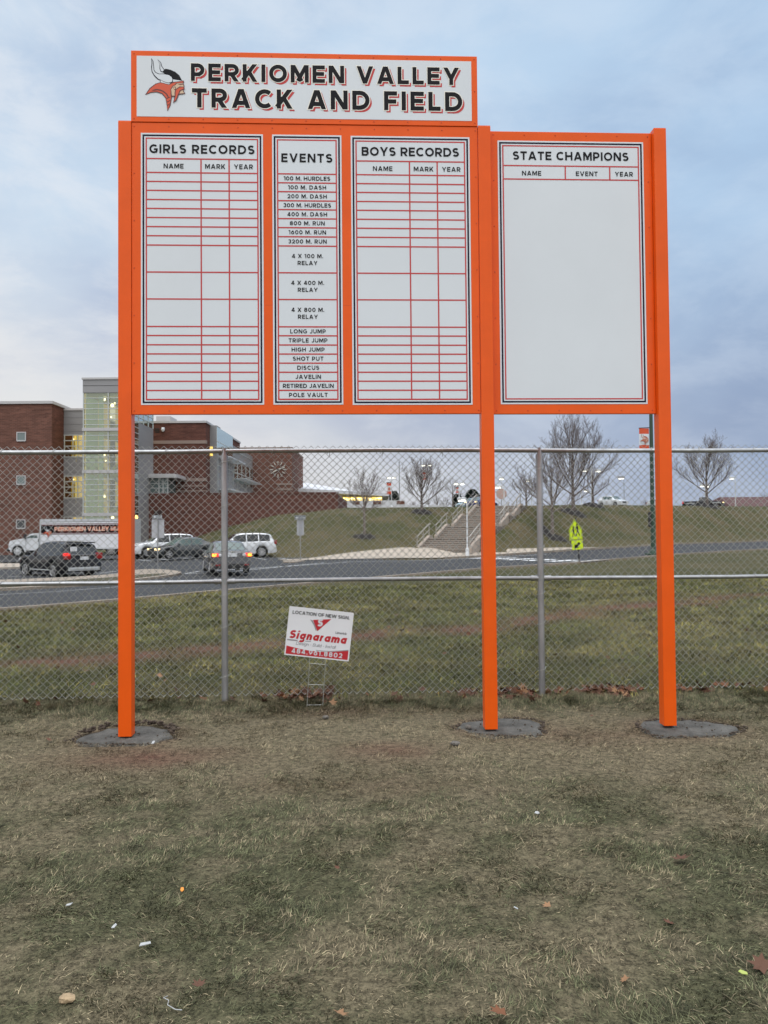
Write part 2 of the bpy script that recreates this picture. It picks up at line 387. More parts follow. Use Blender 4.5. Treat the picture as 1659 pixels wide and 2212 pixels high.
        if ch == 'g': s([(r, XH), (r, -.1)] + arc(m, -.08, m - l, .17, 0, -150, 10), e0=0, e1=0, lo=-1)
        else: V_(r, 0, 1 if ch == 'd' else XH)
    elif ch == 'e': s([(l, xm - .02), (r, xm)] + arc(m, xm, m - l, ry, 0, 310, 20), e0=0, e1=0)
    elif ch == 'c': s(arc(m, xm, m - l, ry, 45, 315, 18), e0=0, e1=0)
    elif ch in 'nr':
        V_(l, 0, XH); q = (r - l) / 2 if ch == 'n' else r - l
        if ch == 'n': s([(l, xt - q)] + arc(m, xt - q, q, q, 180, 0, 12) + [(r, 0)], e0=0, e1=0)
        else: s(arc(l + q, xt - q, q, q, 180, 75, 8), e0=0, e1=0)
    elif ch == 'm':
        V_(l, 0, XH); q = (r - l) / 4
        for x in (l + q, l + 3 * q): s([(x - q, xt - q)] + arc(x, xt - q, q, q, 180, 0, 10) + [(x + q, 0)], e0=0, e1=0)
    elif ch == 'u': q = m - l; s([(l, XH), (l, b + q)] + arc(m, b + q, q, q, 180, 360, 12) + [(r, b + q)], e0=0, e1=0); V_(r, 0, XH)
    elif ch == 's':
        ra = (xt - b) / 4; s(arc(m, xt - ra, m - l, ra, 30, 265, 12) + arc(m, b + ra, m - l, ra, 85, -150, 12), e0=0, e1=0)
    elif ch == 't': V_(W * .45, 0, .95); H_(xt, 0, W)
    elif ch == 'k': V_(l); Dg(w * .6, .15, W - k, XH, hi=XH); Dg(W * .38, .42, W - k, 0, hi=.45)
    return W, st
def clip(poly, lo, hi):
    for sgn, lim in ((1, lo), (-1, -hi)):
        out = []
        for i in range(len(poly)):
            a, b = poly[i], poly[(i + 1) % len(poly)]; da, db = sgn * a[1] - lim, sgn * b[1] - lim
            if da >= 0: out.append(a)
            if da * db < 0: t = da / (da - db); out.append((a[0] + (b[0] - a[0]) * t, a[1] + (b[1] - a[1]) * t))
        poly = out
    return poly
def ribbon(p, w, closed):
    n = len(p); L = []; Rr = []
    for i in range(n):
        a = p[i - 1] if (i > 0 or closed) else None; c = p[(i + 1) % n] if (i < n - 1 or closed) else None; b = p[i]
        ds = []
        if a is not None: d = (b[0] - a[0], b[1] - a[1]); k = math.hypot(*d) or 1; ds.append((d[0] / k, d[1] / k))
        if c is not None: d = (c[0] - b[0], c[1] - b[1]); k = math.hypot(*d) or 1; ds.append((d[0] / k, d[1] / k))
        if len(ds) == 2:
            nx, ny = -(ds[0][1] + ds[1][1]), ds[0][0] + ds[1][0]; k = math.hypot(nx, ny) or 1; nx /= k; ny /= k
            cs = max(.45, nx * -ds[0][1] + ny * ds[0][0]); h = w / 2 / cs
        else: nx, ny = -ds[0][1], ds[0][0]; h = w / 2
        L.append((b[0] + nx * h, b[1] + ny * h)); Rr.append((b[0] - nx * h, b[1] - ny * h))
    return L, Rr
def text_w(txt, w, tr):
    return sum((GW[c] or w) + tr for c in txt) - tr
def text(mb, txt, x, z, cap, width=None, w=.2, tr=.13, fit=None, align='c', out=0., y=0., mi=0, shear=0., frame=None):
    """letters of cap height 'cap' with their baseline at z; the face lies in the x z plane looking towards -y."""
    if fit: tr = (fit / cap - text_w(txt, w, 0)) / max(1, len(txt) - 1)
    tw = text_w(txt, w, tr) * cap
    x0 = x - tw / 2 if align == 'c' else (x if align == 'l' else x - tw)
    pen = 0; k = 0
    for ch in txt:
        if ch == ' ': pen += GW[' '] + tr; continue
        W, st = glyph(ch, w)
        for (p, closed, e0, e1, lo, hi) in st:
            p = list(p)
            if not closed:
                def ext(a, b, q):
                    d = math.hypot(a[0] - b[0], a[1] - b[1]) or 1; return (a[0] + (a[0] - b[0]) / d * q, a[1] + (a[1] - b[1]) / d * q)
                q0, q1 = ((w if e == 2 else 0) + out for e in (e0, e1))
                if q0: p[0] = ext(p[0], p[1], q0)
                if q1: p[-1] = ext(p[-1], p[-2], q1)
            L, Q = ribbon(p, w + 2 * out, closed)
            yy = y - (k % 6) * .00012; k += 1
            def put(q): return (x0 + (pen + q[0] + shear * q[1]) * cap, yy, z + q[1] * cap)
            if len(p) == 2:
                poly = clip([L[0], Q[0], Q[1], L[1]], lo - out, hi + out)
                if len(poly) < 3: continue
                vs = [put(q) for q in poly]; fs = [tuple(range(len(poly)))]
            else:
                n = len(p); vs = [put(q) for q in L + Q]
                fs = [(i, i + n, (i + 1) % n + n, (i + 1) % n) for i in range(n if closed else n - 1)]
            if frame is not None: vs = [frame(v) for v in vs]
            mb.add(vs, fs, mi)
        pen += W + tr
    return tw
def plate(mb, x0, x1, z0, z1, y, mi=0): mb.add([(x0, y, z0), (x1, y, z0), (x1, y, z1), (x0, y, z1)], [(0, 1, 2, 3)], mi)
def ring(mb, x0, x1, z0, z1, t, y, mi=0):
    a = [(x0, y, z0), (x1, y, z0), (x1, y, z1), (x0, y, z1)]; b = [(x0 + t, y, z0 + t), (x1 - t, y, z0 + t), (x1 - t, y, z1 - t), (x0 + t, y, z1 - t)]
    mb.add(a + b, [(i, (i + 1) % 4, (i + 1) % 4 + 4, i + 4) for i in range(4)], mi)

# helmeted head emblem, traced as flat layers; unit = 1 emblem height, facing right
EMB = [(0, [(262, 146), (281, 172), (287, 215), (289, 252), (303, 274), (331, 286), (380, 286), (422, 292), (449, 311), (459, 338), (450, 366), (415, 375), (370, 366), (316, 339), (286, 308), (266, 270), (262, 230), (266, 190)]),
       (0, [(318, 156), (349, 183), (359, 219), (376, 243), (394, 260), (378, 280), (345, 268), (336, 240), (338, 200)]),
       (1, [(269, 160), (276, 178), (281, 215), (284, 256), (300, 280), (330, 292), (380, 292), (419, 299), (443, 316), (452, 340), (444, 360), (414, 368), (372, 358), (322, 331), (293, 302), (273, 268), (270, 232), (273, 195)]),
       (1, [(324, 166), (344, 187), (353, 220), (370, 246), (384, 262), (374, 272), (350, 262), (342, 240), (343, 205)]),
       (2, [(378, 250), (392, 242), (430, 249), (475, 268), (512, 299), (537, 348), (455, 340), (448, 312), (420, 294), (382, 287), (362, 270)]),
       (0, [(452, 334), (540, 346), (546, 366), (448, 366)]), (1, [(457, 338), (535, 349), (540, 359), (455, 360)]),
       (0, [(341, 340), (374, 358), (415, 370), (446, 368), (424, 390), (378, 386), (340, 374)]), (1, [(346, 347), (374, 363), (414, 375), (437, 374), (420, 384), (380, 380), (346, 368)]),
       (4, [(207, 484), (248, 421), (299, 380), (346, 366), (420, 384), (455, 362), (552, 348), (556, 362), (545, 374), (492, 376), (474, 398), (446, 428), (440, 470), (446, 500), (434, 575), (407, 630), (400, 572), (390, 512), (357, 472), (308, 457), (260, 463)]),
       (3, [(222, 474), (256, 426), (302, 387), (346, 372), (420, 390), (462, 369), (545, 354), (545, 366), (490, 371), (470, 394), (440, 425), (434, 470), (438, 500), (428, 568), (408, 618), (406, 570), (396, 510), (362, 465), (312, 450), (262, 455)]),
       (4, [(262, 440), (310, 428), (345, 432), (372, 444), (404, 470), (420, 500), (410, 504), (392, 474), (360, 452), (320, 440), (285, 446)]),
       (4, [(398, 510), (432, 496), (430, 503), (400, 518)]), (4, [(402, 542), (432, 526), (430, 534), (403, 550)]), (4, [(405, 574), (430, 556), (428, 564), (406, 582)]),
       (4, [(484, 372), (549, 366), (558, 402), (548, 432), (556, 450), (566, 468), (503, 477), (472, 496), (442, 496), (434, 430), (452, 398), (474, 388)]),
       (5, [(490, 377), (545, 372), (551, 401), (541, 428), (548, 452), (556, 463), (500, 470), (470, 488), (447, 488), (440, 432), (457, 403), (480, 392)]),
       (4, [(497, 384), (548, 376), (550, 384), (520, 390)]), (4, [(452, 410), (478, 404), (484, 430), (470, 438)]), (5, [(457, 414), (473, 410), (477, 427), (468, 431)]),
       (4, [(478, 430), (516, 403), (555, 405), (560, 428), (524, 444), (505, 482), (488, 530), (456, 556), (470, 500), (472, 452)]),
       (3, [(486, 434), (519, 411), (549, 411), (552, 423), (518, 438), (498, 480), (482, 524), (464, 544), (478, 500), (480, 456)])]
def emblem(mb, x, z, h, y, mats=(0, 1, 2, 3, 4, 5), frame=None, dy=.0003, flip=1):
    for i, (m, p) in enumerate(EMB):
        poly = [(x + (a - 385) / 484 * h * flip, z + (388 - b) / 484 * h) for a, b in p]
        k = MB(); k.prism(poly, (0, y - i * dy, 0), (1, 0, 0), (0, 0, 1), 0, mats[m])
        mb.add([frame(v) if frame else v for v in k.v], k.f, mats[m])
EMATS = [NAVY, WHITEP, INK, RUST, MAROON, SKIN]

# ------------------------------------------------------------------ the record board
SB = thing('record_board', 'tall orange school track record board on three square posts', 'sign board', (-2.1136, 6.1301, 0), .0426, tilt=-.0013)
PW = .104
for x0 in (-.004, 2.920, 4.391):
    b = MB(); b.box((x0 + PW / 2, PW / 2, 2.49), (PW, PW, 4.94), 0, bev=.004)
    p = b.build('post', ORANGE, SB)
    c = MB(); c.box((x0 + PW / 2, PW / 2, 4.962), (PW - .004, PW - .004, .005)); c.build('post_cap', ORANGE, p)
def panel(name, x0, x1, z0, z1, y, label, sx, sz, hem=True):
    b = MB(); b.box(((x0 + x1) / 2, y + .019, (z0 + z1) / 2), (x1 - x0, .038, z1 - z0), 0, bev=.003)
    o = b.build(name, ORANGE, SB); tag(o, label)
    s = MB()
    for x in sx:
        for z in sz:
            if min(abs(x - q) for q in (sx[0], sx[-1])) < .01 or min(abs(z - q) for q in (sz[0], sz[-1])) < .01:
                s.tube([(x, y + .001, z), (x, y - .0035, z)], [.0062, .0048], 8, 0)
    s.build('screws', SCREW, o)
    return o
def lin(a, b, n): return [a + (b - a) * i / (n - 1) for i in range(n)]
HP = panel('header_panel', .098, 2.9195, 4.9585, 5.543, .004, 'orange header panel with school name and head emblem', lin(.122, 2.896, 11), [4.985, 5.25, 5.518])
MP = panel('records_panel', .102, 2.9175, 2.583, 4.9555, .010, 'wide orange panel carrying the girls, events and boys tables', lin(.122, 2.900, 11), lin(2.612, 4.925, 7))
CP = panel('champions_panel', 3.027, 4.3885, 2.586, 4.944, .050, 'narrower orange panel set back, carrying the state champions table', lin(3.055, 4.358, 6), lin(2.615, 4.915, 7))
b = MB()   # joint line in the main panel, a narrow groove strip
for x0, x1 in ((1.165, 1.228), (1.802, 1.866)): plate(b, x0, x1, 3.468, 3.4705, .0095)
b.build('panel_seam', SCREW, MP)
# header face
y = .0035; b = MB(); b.box((1.5075, y + .0, 5.25), (2.726, .003, .498)); b.build('white_face', WHITEP, HP)
YF = y - .0022; T = MB()
def head(txt, z, cap, xa, xb):
    fit = xb - xa; X = (xa + xb) / 2; wt = .222
    text(T, txt, X + .0185, z - .0185, cap, w=wt, fit=fit, out=.0, y=YF, mi=1)
    text(T, txt, X, z, cap, w=wt, fit=fit, out=.045, y=YF - .0012, mi=2)
    text(T, txt, X, z, cap, w=wt, fit=fit, y=YF - .0024, mi=0)
head('PERKIOMEN VALLEY', 5.298, .144, .580, 2.768)
head('TRACK AND FIELD', 5.080, .157, .588, 2.792)
T.build('lettering', [INK, PINKV, CREAM], HP)
E_ = MB(); emblem(E_, .372, 5.262, .437, YF, dy=.00025); E_.build('emblem', EMATS, HP)

ROWS = [4.659, 4.5455, 4.472, 4.399, 4.3245, 4.2515, 4.1775, 4.1035, 4.029, 3.953, 3.7335, 3.515, 3.292, 3.219, 3.144, 3.070, 2.996, 2.922, 2.849, 2.775, 2.701]
def table(name, label, x0, x1, z0, z1, y, parent, cols, rows, title, tz_, tcap, heads, hz, events=None, titlefit=None):
    b = MB(); b.box(((x0 + x1) / 2, y - .0012, (z0 + z1) / 2), (x1 - x0, .003, z1 - z0)); o = b.build(name, WHITEP, SB); tag(o, label)
    g = MB(); yl = y - .0034
    ring(g, x0 + .013, x1 - .013, z0 + .013, z1 - .013, .014, yl, 1)
    ring(g, x0 + .038, x1 - .038, z0 + .038, z1 - .038, .011, yl, 0)
    for z in rows: plate(g, x0 + .040, x1 - .040, z - .0055, z + .0055, yl - .0004, 0)
    for c, zt in cols: plate(g, c - .0055, c + .0055, zt if isinstance(zt, float) and zt < z0 else z0 + .040, rows[0], yl - .0008, 0)
    g.build('grid_lines', [PINKV, NAVY], o)
    t = MB()
    text(t, title, (x0 + x1) / 2, tz_, tcap, w=.205, fit=titlefit, y=yl - .0014)
    for hx, ht, hc in heads: text(t, ht, hx, hz, hc, w=.19, tr=.2, y=yl - .0014)
    for ez, et in (events or []): text(t, et, (x0 + x1) / 2, ez, .0335, w=.19, tr=.2 if len(et) < 14 else .155, y=yl - .0014)
    t.build('lettering', INK, o)
    return o
table('records_table', 'white girls records table with empty rows, red lines and black border', .176, 1.158, 2.659, 4.869, .010, MP, [(.658, 0), (.884, 0)], ROWS,
      'GIRLS RECORDS', 4.703, .0725, [(.438, 'NAME', .0385), (.772, 'MARK', .0385), (1.0, 'YEAR', .0385)], 4.580, titlefit=.845)
ev = ['100 M. HURDLES', '100 M. DASH', '200 M. DASH', '300 M. HURDLES', '400 M. DASH', '800 M. RUN', '1600 M. RUN', '3200 M. RUN']
ev2 = ['LONG JUMP', 'TRIPLE JUMP', 'HIGH JUMP', 'SHOT PUT', 'DISCUS', 'JAVELIN', 'RETIRED JAVELIN', 'POLE VAULT']
er = ROWS[1:]
EV = [((er[i] + er[i + 1]) / 2 - .017, t) for i, t in enumerate(ev)]
for i, t in enumerate(('4 X 100 M.', '4 X 400 M.', '4 X 800 M.')):
    zc = (er[8 + i] + er[9 + i]) / 2; EV += [(zc + .011, t), (zc - .046, 'RELAY')]
er2 = er[11:] + [2.701]
EV += [((er[11 + i] + (er[12 + i] if i < 7 else 2.701)) / 2 - .017, t) for i, t in enumerate(ev2)]
table('events_table', 'narrow white events table listing races and field events', 1.232, 1.796, 2.659, 4.869, .010, MP, [], ROWS[1:], 'EVENTS', 4.642, .072, [], 0, EV, titlefit=.415)
table('records_table', 'white boys records table with empty rows, red lines and black border', 1.872, 2.850, 2.656, 4.867, .010, MP, [(2.352, 0), (2.580, 0)], ROWS,
      'BOYS RECORDS', 4.703, .0725, [(2.132, 'NAME', .0385), (2.468, 'MARK', .0385), (2.696, 'YEAR', .0385)], 4.578, titlefit=.80)
o = table('champions_table', 'large blank white state champions table with one header row', 3.090, 4.318, 2.666, 4.865, .050, CP, [], [4.655, 4.542], 'STATE CHAMPIONS', 4.704, .071,
          [(3.372, 'NAME', .0385), (3.836, 'EVENT', .0385), (4.150, 'YEAR', .0385)], 4.573, titlefit=.975)
g = MB()
for c in (3.655, 4.030): plate(g, c - .0055, c + .0055, 4.542, 4.655, .050 - .0042)
g.build('column_lines', PINKV, o)

# concrete pads round the post feet
PADS = []
def pad(cx, cy, rx, ry, seed, label, sunk=0.):
    rnd = random.Random(seed); n = 30; poly = []
    for i in range(n):
        a = 2 * math.pi * i / n; k = 1 + .13 * math.sin(a * 3 + seed) * rnd.uniform(.4, 1) + rnd.uniform(-.07, .07); c, s_ = math.cos(a), math.sin(a); e = 2.6
        q = (abs(c) ** e + abs(s_) ** e) ** (-1 / e); poly.append((rx * k * q * c, ry * k * q * s_))
    t = thing('concrete_footing', label, 'footing', (cx, cy, 0), group='concrete footings of the record board')
    b = MB(); N_ = 12; vs = [(0, 0, .008)]; fs = []
    for r_ in range(1, N_ + 1):
        for i, p in enumerate(poly):
            f = r_ / N_; z = .008 + rnd.uniform(-.005, .005) if r_ < N_ else -.03
            vs.append((p[0] * f, p[1] * f, z))
    for i in range(n): fs.append((0, 1 + i, 1 + (i + 1) % n))
    for r_ in range(N_ - 1):
        for i in range(n): a = 1 + r_ * n; fs.append((a + i, a + n + i, a + n + (i + 1) % n, a + (i + 1) % n))
    b.add(vs, fs, 0, True); b.build('slab', CONC, t)
    d = MB()
    for i in range(260):
        a = rnd.uniform(0, 6.283); q0 = a / 6.283 * n; p, p2 = poly[int(q0) % n], poly[(int(q0) + 1) % n]; q0 -= int(q0); p = (p[0] + (p2[0] - p[0]) * q0, p[1] + (p2[1] - p[1]) * q0)
        f = 1.0 + abs(rnd.gauss(0, .055)); r_ = rnd.uniform(.003, .010) * (1.7 if sunk and math.sin(a) > .1 else 1)
        d.sphere((p[0] * f, p[1] * f, rnd.uniform(0, .012) + (sunk * rnd.uniform(.2, .8) if math.sin(a) > 0 else 0)), (r_ * rnd.uniform(.8, 1.8), r_ * rnd.uniform(.7, 1.5), r_ * .8), 5, 3)
    for i in range(14):
        a = rnd.uniform(0, 6.283); f = rnd.uniform(.2, .9); r_ = rnd.uniform(.004, .011); d.sphere((rx * f * math.cos(a), ry * f * math.sin(a), .02), (r_, r_, r_ * .7), 5, 3)
    d.build('soil_rim', DIRT, t)
    PADS.append((cx, cy, rx, ry))
# ------------------------------------------------------------------ chain link fence
FA = math.atan2(.14, 3.106); fe = Vector((math.cos(FA), math.sin(FA), 0))
FE = thing('chain_link_fence', 'tall galvanised chain link fence running behind the orange record board', 'fence', (-1.555, 7.50, 0), FA)
SP = 3.106; ZT, ZM = 2.425, 1.157
for i in (-2, -1, 0, 1, 2, 3):
    x = i * SP
    b = MB(); b.tube([(x, 0, -.05), (x, 0, 2.37)], .0315, 14); p = b.build('fence_post', GALV2, FE)
    b = MB(); b.tube([(x, 0, 2.34), (x, 0, 2.385)], [.036, .035], 14); b.tube([(x, -.004, 2.38), (x, -.004, 2.452)], [.026, .019], 10); b.build('post_cap', GALV2, p)
    b = MB(); b.tube([(x - .075, 0, ZM), (x + .075, 0, ZM)], .026, 12); b.tube([(x, 0, ZM - .03), (x, 0, ZM + .03)], .037, 14); b.tube([(x - .1, 0, ZM), (x - .07, 0, ZM)], .029, 12); b.tube([(x + .1, 0, ZM), (x + .07, 0, ZM)], .029, 12); b.build('rail_bracket', GALV, p)
b = MB()
def railpts(z): return [(x, 0, z + .006 * math.sin(x * 1.01) + random.uniform(-.0015, .0015)) for x in np.linspace(-2 * SP, 3 * SP, 41)]
b.tube(railpts(ZT), .0215, 14); b.build('top_rail', GALV, FE)
b = MB(); b.tube(railpts(ZM), .0205, 14); b.build('middle_rail', GALV, FE)
b = MB()
for i in (-1, 0, 1, 2):
    for z in (.28, .72, 1.02, 1.42, 1.86, 2.28):
        x = i * SP; zz = z + random.uniform(-.05, .05)
        b.tube([(x + .038 * math.cos(a) * 1.02, .038 * math.sin(a), zz + .012 * math.cos(a)) for a in np.linspace(-3.5, .4, 11)] + [(x + .055, .045, zz + .02)], .0032, 5)
for i in range(-11, 24):
    for z, rr in ((ZT, .026), (ZM, .025)):
        x = i * .53 + random.uniform(-.06, .06)
        b.tube([(x + .006 * a, rr * -math.cos(a), z + rr * math.sin(a)) for a in np.linspace(-2.4, 2.4, 10)] + [(x + .01, .03, z - .055)], .0028, 5)
b.build('tie_wires', WIRE, FE)
# the woven mesh: zigzag wires that hook into each other
a_ = .0359; hb = .0359; nz = 68; nw = int(SP * 5 / a_); z0 = 2.425 + .055 - nz * hb
wi = np.arange(nw)[:, None]; kz = np.arange(nz + 1)[None, :]
ph = np.where((wi + kz) % 2 == 0, 1., -1.)
wx = -2 * SP + wi * a_ + ph * a_ * .53 + .004 * np.sin(wi * .7 + kz * .05); wz = z0 + kz * hb + 0 * wi
wx = wx + .006 * (fbm(wi * .05 + kz * 0, kz * .04 + wi * 0, 1, 3) - .5) * 2
wy = .031 + ph * .0022 * np.where(wi % 2 == 0, 1, -1) + .012 * (fbm(wi * .03 + kz * 0., kz * .03 + wi * 0., 1, 5) - .5)
r_ = .0033; offs = [(r_, 0), (0, r_ * .8), (-r_, 0), (0, -r_ * .8)]
V = np.stack([np.stack([wx + ox, wy + oy, wz], -1) for ox, oy in offs], 2)     # nw, nz+1, 4, 3
idx = np.arange(nw * (nz + 1) * 4).reshape(nw, nz + 1, 4)
F_ = np.stack([idx[:, :-1, :], np.roll(idx, -1, 2)[:, :-1, :], np.roll(idx, -1, 2)[:, 1:, :], idx[:, 1:, :]], -1).reshape(-1, 4)
def np_mesh(name, V, F, mats, parent=None, attr=None, smooth=False, mi=None):
    """F: (n, k) array of faces with equal corner count"""
    me = bpy.data.meshes.new(name); V = np.ascontiguousarray(V.reshape(-1, 3), dtype=np.float32); k = F.shape[1]
    me.vertices.add(len(V)); me.vertices.foreach_set('co', V.ravel())
    me.loops.add(F.size); me.loops.foreach_set('vertex_index', np.ascontiguousarray(F, dtype=np.int32).ravel())
    me.polygons.add(len(F)); me.polygons.foreach_set('loop_start', np.arange(0, F.size, k, dtype=np.int32))
    if smooth: me.polygons.foreach_set('use_smooth', np.ones(len(F), dtype=bool))
    if mi is not None: me.polygons.foreach_set('material_index', mi.astype(np.int32))
    for m in (mats if isinstance(mats, list) else [mats]): me.materials.append(m)
    if attr is not None:
        a = me.color_attributes.new('tint', 'FLOAT_COLOR', 'POINT'); c = np.ones((len(V), 4), np.float32); c[:, :3] = attr; a.data.foreach_set('color', c.ravel())
    me.update(calc_edges=True); me.validate()
    o = bpy.data.objects.new(name, me); COL.objects.link(o)
    if parent is not None: o.parent = parent; WM[o.name] = WM[parent.name]
    else: WM[o.name] = Matrix()
    return o
np_mesh('chain_link_mesh', V, F_, WIRE, FE)

# ------------------------------------------------------------------ the small yard sign
ys = at(690, 1514, 7.22); YS = thing('yard_sign', 'small white and red yard sign tilted on a wire stake by the fence', 'yard sign', (ys.x, ys.y, 0), .02)
# panel axes: leaning clockwise in its own plane
q = 7.22 / FPX; tl = R(6.6); ex = Vector((math.cos(tl), 0, -math.sin(tl))); ez = Vector((math.sin(tl), 0, math.cos(tl)))
bl = at(614, 1414, 7.22) - Vector((ys.x, ys.y, 0)); bl.y = 0
YW, YH = .605, .455
def yf(v): return bl + ex * v[0] + ez * v[2] + Vector((0, v[1], 0))
b = MB(); k = MB(); k.box((YW / 2, .003, YH / 2), (YW, .006, YH)); b.add([yf(v) for v in k.v], k.f); pn = b.build('panel', mat('corrugated_plastic', (.78, .80, .83), .4, var=.02, vsc=3), YS)
b = MB(); k = MB()
band = [(.012, .012), (YW - .012, .012), (YW - .012, .100)] + [(YW - .012 - (YW - .024) * t, .100 - .036 * math.sin(math.pi * t) * .9 - .012 * t + .0 * t) for t in (.12, .25, .38, .5, .62, .75, .88)] + [(.012, .088)]
k.prism(band, (0, -.0008, 0), (1, 0, 0), (0, 0, 1), 0, 0)
gs = [(YW - .012, .108)] + [(YW - .012 - (YW * .5) * t, .108 - .034 * math.sin(math.pi * t * .55)) for t in (.2, .4, .6, .8, 1)] + [(YW - .012 - (YW * .5) * t, .101 - .034 * math.sin(math.pi * t * .55)) for t in (1, .8, .6, .4, .2)] + [(YW - .012, .098)]
k.prism(gs, (0, -.0011, 0), (1, 0, 0), (0, 0, 1), 0, 1)
b.add([yf(v) for v in k.v], k.f); b.m = k.m; b.build('colour_band', [REDV, GREYV], pn)
t = MB()
text(t, 'LOCATION OF NEW SIGN.', YW / 2, .388, .032, w=.2, fit=.535, y=-.0015, mi=0, frame=yf)
text(t, 'Signarama', YW / 2 - .012, .160, .078, w=.25, fit=.535, y=-.0015, mi=1, shear=.22, frame=yf)
text(t, 'Limerick', YW - .098, .244, .022, w=.15, fit=.104, y=-.0015, mi=0, frame=yf)
text(t, 'Design - Build - Install', YW / 2 - .02, .104, .030, w=.13, fit=.37, y=-.0015, mi=2, shear=.2, frame=yf)
text(t, '484.961.8802', YW / 2, .024, .045, w=.2, fit=.475, y=-.0024, mi=3, frame=yf)
t.build('lettering', [INK, REDV, GREYV, WHITEP], pn)
k = MB()
k.prism([(.232, .350), (.402, .376), (.284, .250)], (0, -.0012, 0), (1, 0, 0), (0, 0, 1), 0, 0)
k.prism([(.205, .352), (.230, .346), (.256, .306), (.278, .256), (.268, .254), (.244, .302)], (0, -.0016, 0), (1, 0, 0), (0, 0, 1), 0, 1)
k.prism([(.012, .150), (.11, .150), (.108, .138), (.012, .138)], (0, -.0016, 0), (1, 0, 0), (0, 0, 1), 0, 1)
k.prism([(.18, .150), (.235, .152), (.233, .145), (.18, .143)], (0, -.0016, 0), (1, 0, 0), (0, 0, 1), 0, 1)
text(k, 'S', .298, .296, .070, w=.26, y=-.002, mi=2, shear=.15)
b = MB(); b.add([yf(v) for v in k.v], k.f); b.m = k.m; b.build('emblem', [REDV, GREYV, WHITEP], pn)
b = MB(); wr = .0030
sx0, sx1 = .235, .385
lo0, lo1 = Vector((-.118, .004, .0)), Vector((.028, .004, .0))
u0, u1 = yf((sx0, .008, .10)), yf((sx1, .008, .10))
for a, c in ((u0, lo0), (u1, lo1)): b.tube([a, c + Vector((0, 0, -.02))], wr, 6)
for f_ in (.28, .63, .97): b.tube([u0.lerp(lo0, f_), u1.lerp(lo1, f_)], wr, 6)
b.build('wire_stake', WIRE, YS)
pad((275 - CX) / FPX * 6.22, 6.24, .36, .27, 3, 'grey concrete footing sunk in torn turf around the leftmost orange post', .05)
pad((1082 - CX) / FPX * 6.42, 6.42, .345, .28, 5, 'grey concrete footing with loose pebbles around the middle orange post')
pad((1478 - CX) / FPX * 6.32, 6.34, .385, .255, 8, 'grey concrete footing around the rightmost orange post')

# ------------------------------------------------------------------ terrain
def dirt_line(X, Y):                              # the worn reddish track that crosses the lawn behind the fence
    d = (Y - (12.9 + .72 * X)) / 1.23 + 1.1 * (fbm(X, Y, .35, 21) - .5) * 2
    return np.exp(-(d / .46) ** 2) * (.4 + .6 * ss(.36, .60, fbm(X, Y, 1.4, 23, 3)))
def greenness(X, Y):
    g = fbm(X, Y, .8, 2, 4) * .30 + fbm(X, Y, 2.3, 9, 4) * .36 + fbm(X, Y * 1.5, 7., 10, 3) * .34
    g = ss(.38, .62, g)
    near = ss(5.6, 4.2, Y)
    worn = np.exp(-((Y - 5.75) / .75) ** 2) * (Y < 7.2)
    g = np.clip(g * (.50 + .48 * near) + .10 * near - .30 * worn, 0, 1)
    strip = np.exp(-((Y - 7.25 - .045 * X) / .30) ** 2)
    g = np.clip(g + .5 * strip, 0, 1)
    far = ss(7.5, 8.2, Y - .045 * X)
    gf = ss(.32, .62, fbm(X, Y, .33, 14, 4) * .5 + fbm(X, Y, 1.3, 15, 3) * .5) * .75 + .1
    edge = ss(2.6, .6, near_edge_dist(X, Y)) * .6
    return np.clip(g * (1 - far) + (gf - edge) * far, 0, 1)
def redness(X, Y):
    r = 0
    for cx, cy, sx, sy, k in ((-1.75, 5.62, .55, .22, .95), (0.0, 5.75, .35, .25, .7), (1.65, 6.1, .5, .3, .35), (-.2, 5.0, .9, .2, .25), (2.9, 3.4, .5, .35, .35), (-.5, 7.0, .8, .2, .4)):
        r = r + k * np.exp(-((X - cx) / sx) ** 2 - ((Y - cy) / sy) ** 2)
    for cx, cy, rx, ry in PADS: r = r + .55 * np.exp(-((((X - cx) / (rx * 1.25)) ** 2 + ((Y - cy) / (ry * 1.35)) ** 2) ** 2))
    return np.clip(r * (.3 + 1.2 * fbm(X, Y, 5, 31, 3)), 0, 1) + dirt_line(X, Y) * (Y > 7.8)
NEAR = [(-24, 2), (-16.5, 10.5), (-9.75, 19.4), (-7.7, 22.2), (-4.5, 26.5), (.4, 32.9), (4.9, 38.9), (11.2, 45), (18.6, 51.0), (30, 60), (46, 72), (70, 88), (100, 104)]
FAR = [(-14, 58.5), (-8.3, 57), (-5.5, 52.5), (0, 50.2), (3.5, 51.2), (6.8, 54), (10.6, 57.6), (15.4, 62), (27, 72.6), (43.5, 87), (60, 99), (85, 114)]
def smooth_curve(pts, n=220):
    p = np.array(pts, float); t = np.concatenate([[0], np.cumsum(np.hypot(*np.diff(p, axis=0).T))]); q = np.linspace(0, t[-1], n)
    x = np.interp(q, t, p[:, 0]); y = np.interp(q, t, p[:, 1])
    for _ in range(10):
        x[1:-1] = (x[:-2] + 2 * x[1:-1] + x[2:]) / 4; y[1:-1] = (y[:-2] + 2 * y[1:-1] + y[2:]) / 4
    return np.stack([x, y], 1)
NC = smooth_curve(NEAR); FC = smooth_curve(FAR)
def near_edge_dist(X, Y): # roughly the distance to the near road edge, along y
    return np.interp(X, NC[:, 0], NC[:, 1]) - Y
def axis(parts):
    out = []
    for a, b_, st in parts: out += list(np.arange(a, b_, st))
    return np.array(out + [parts[-1][1]])
ax = axis([(-900, -200, 70), (-200, -70, 10), (-70, -6, .8), (-6, 6, .13), (6, 70, .8), (70, 200, 10), (200, 900, 70)])
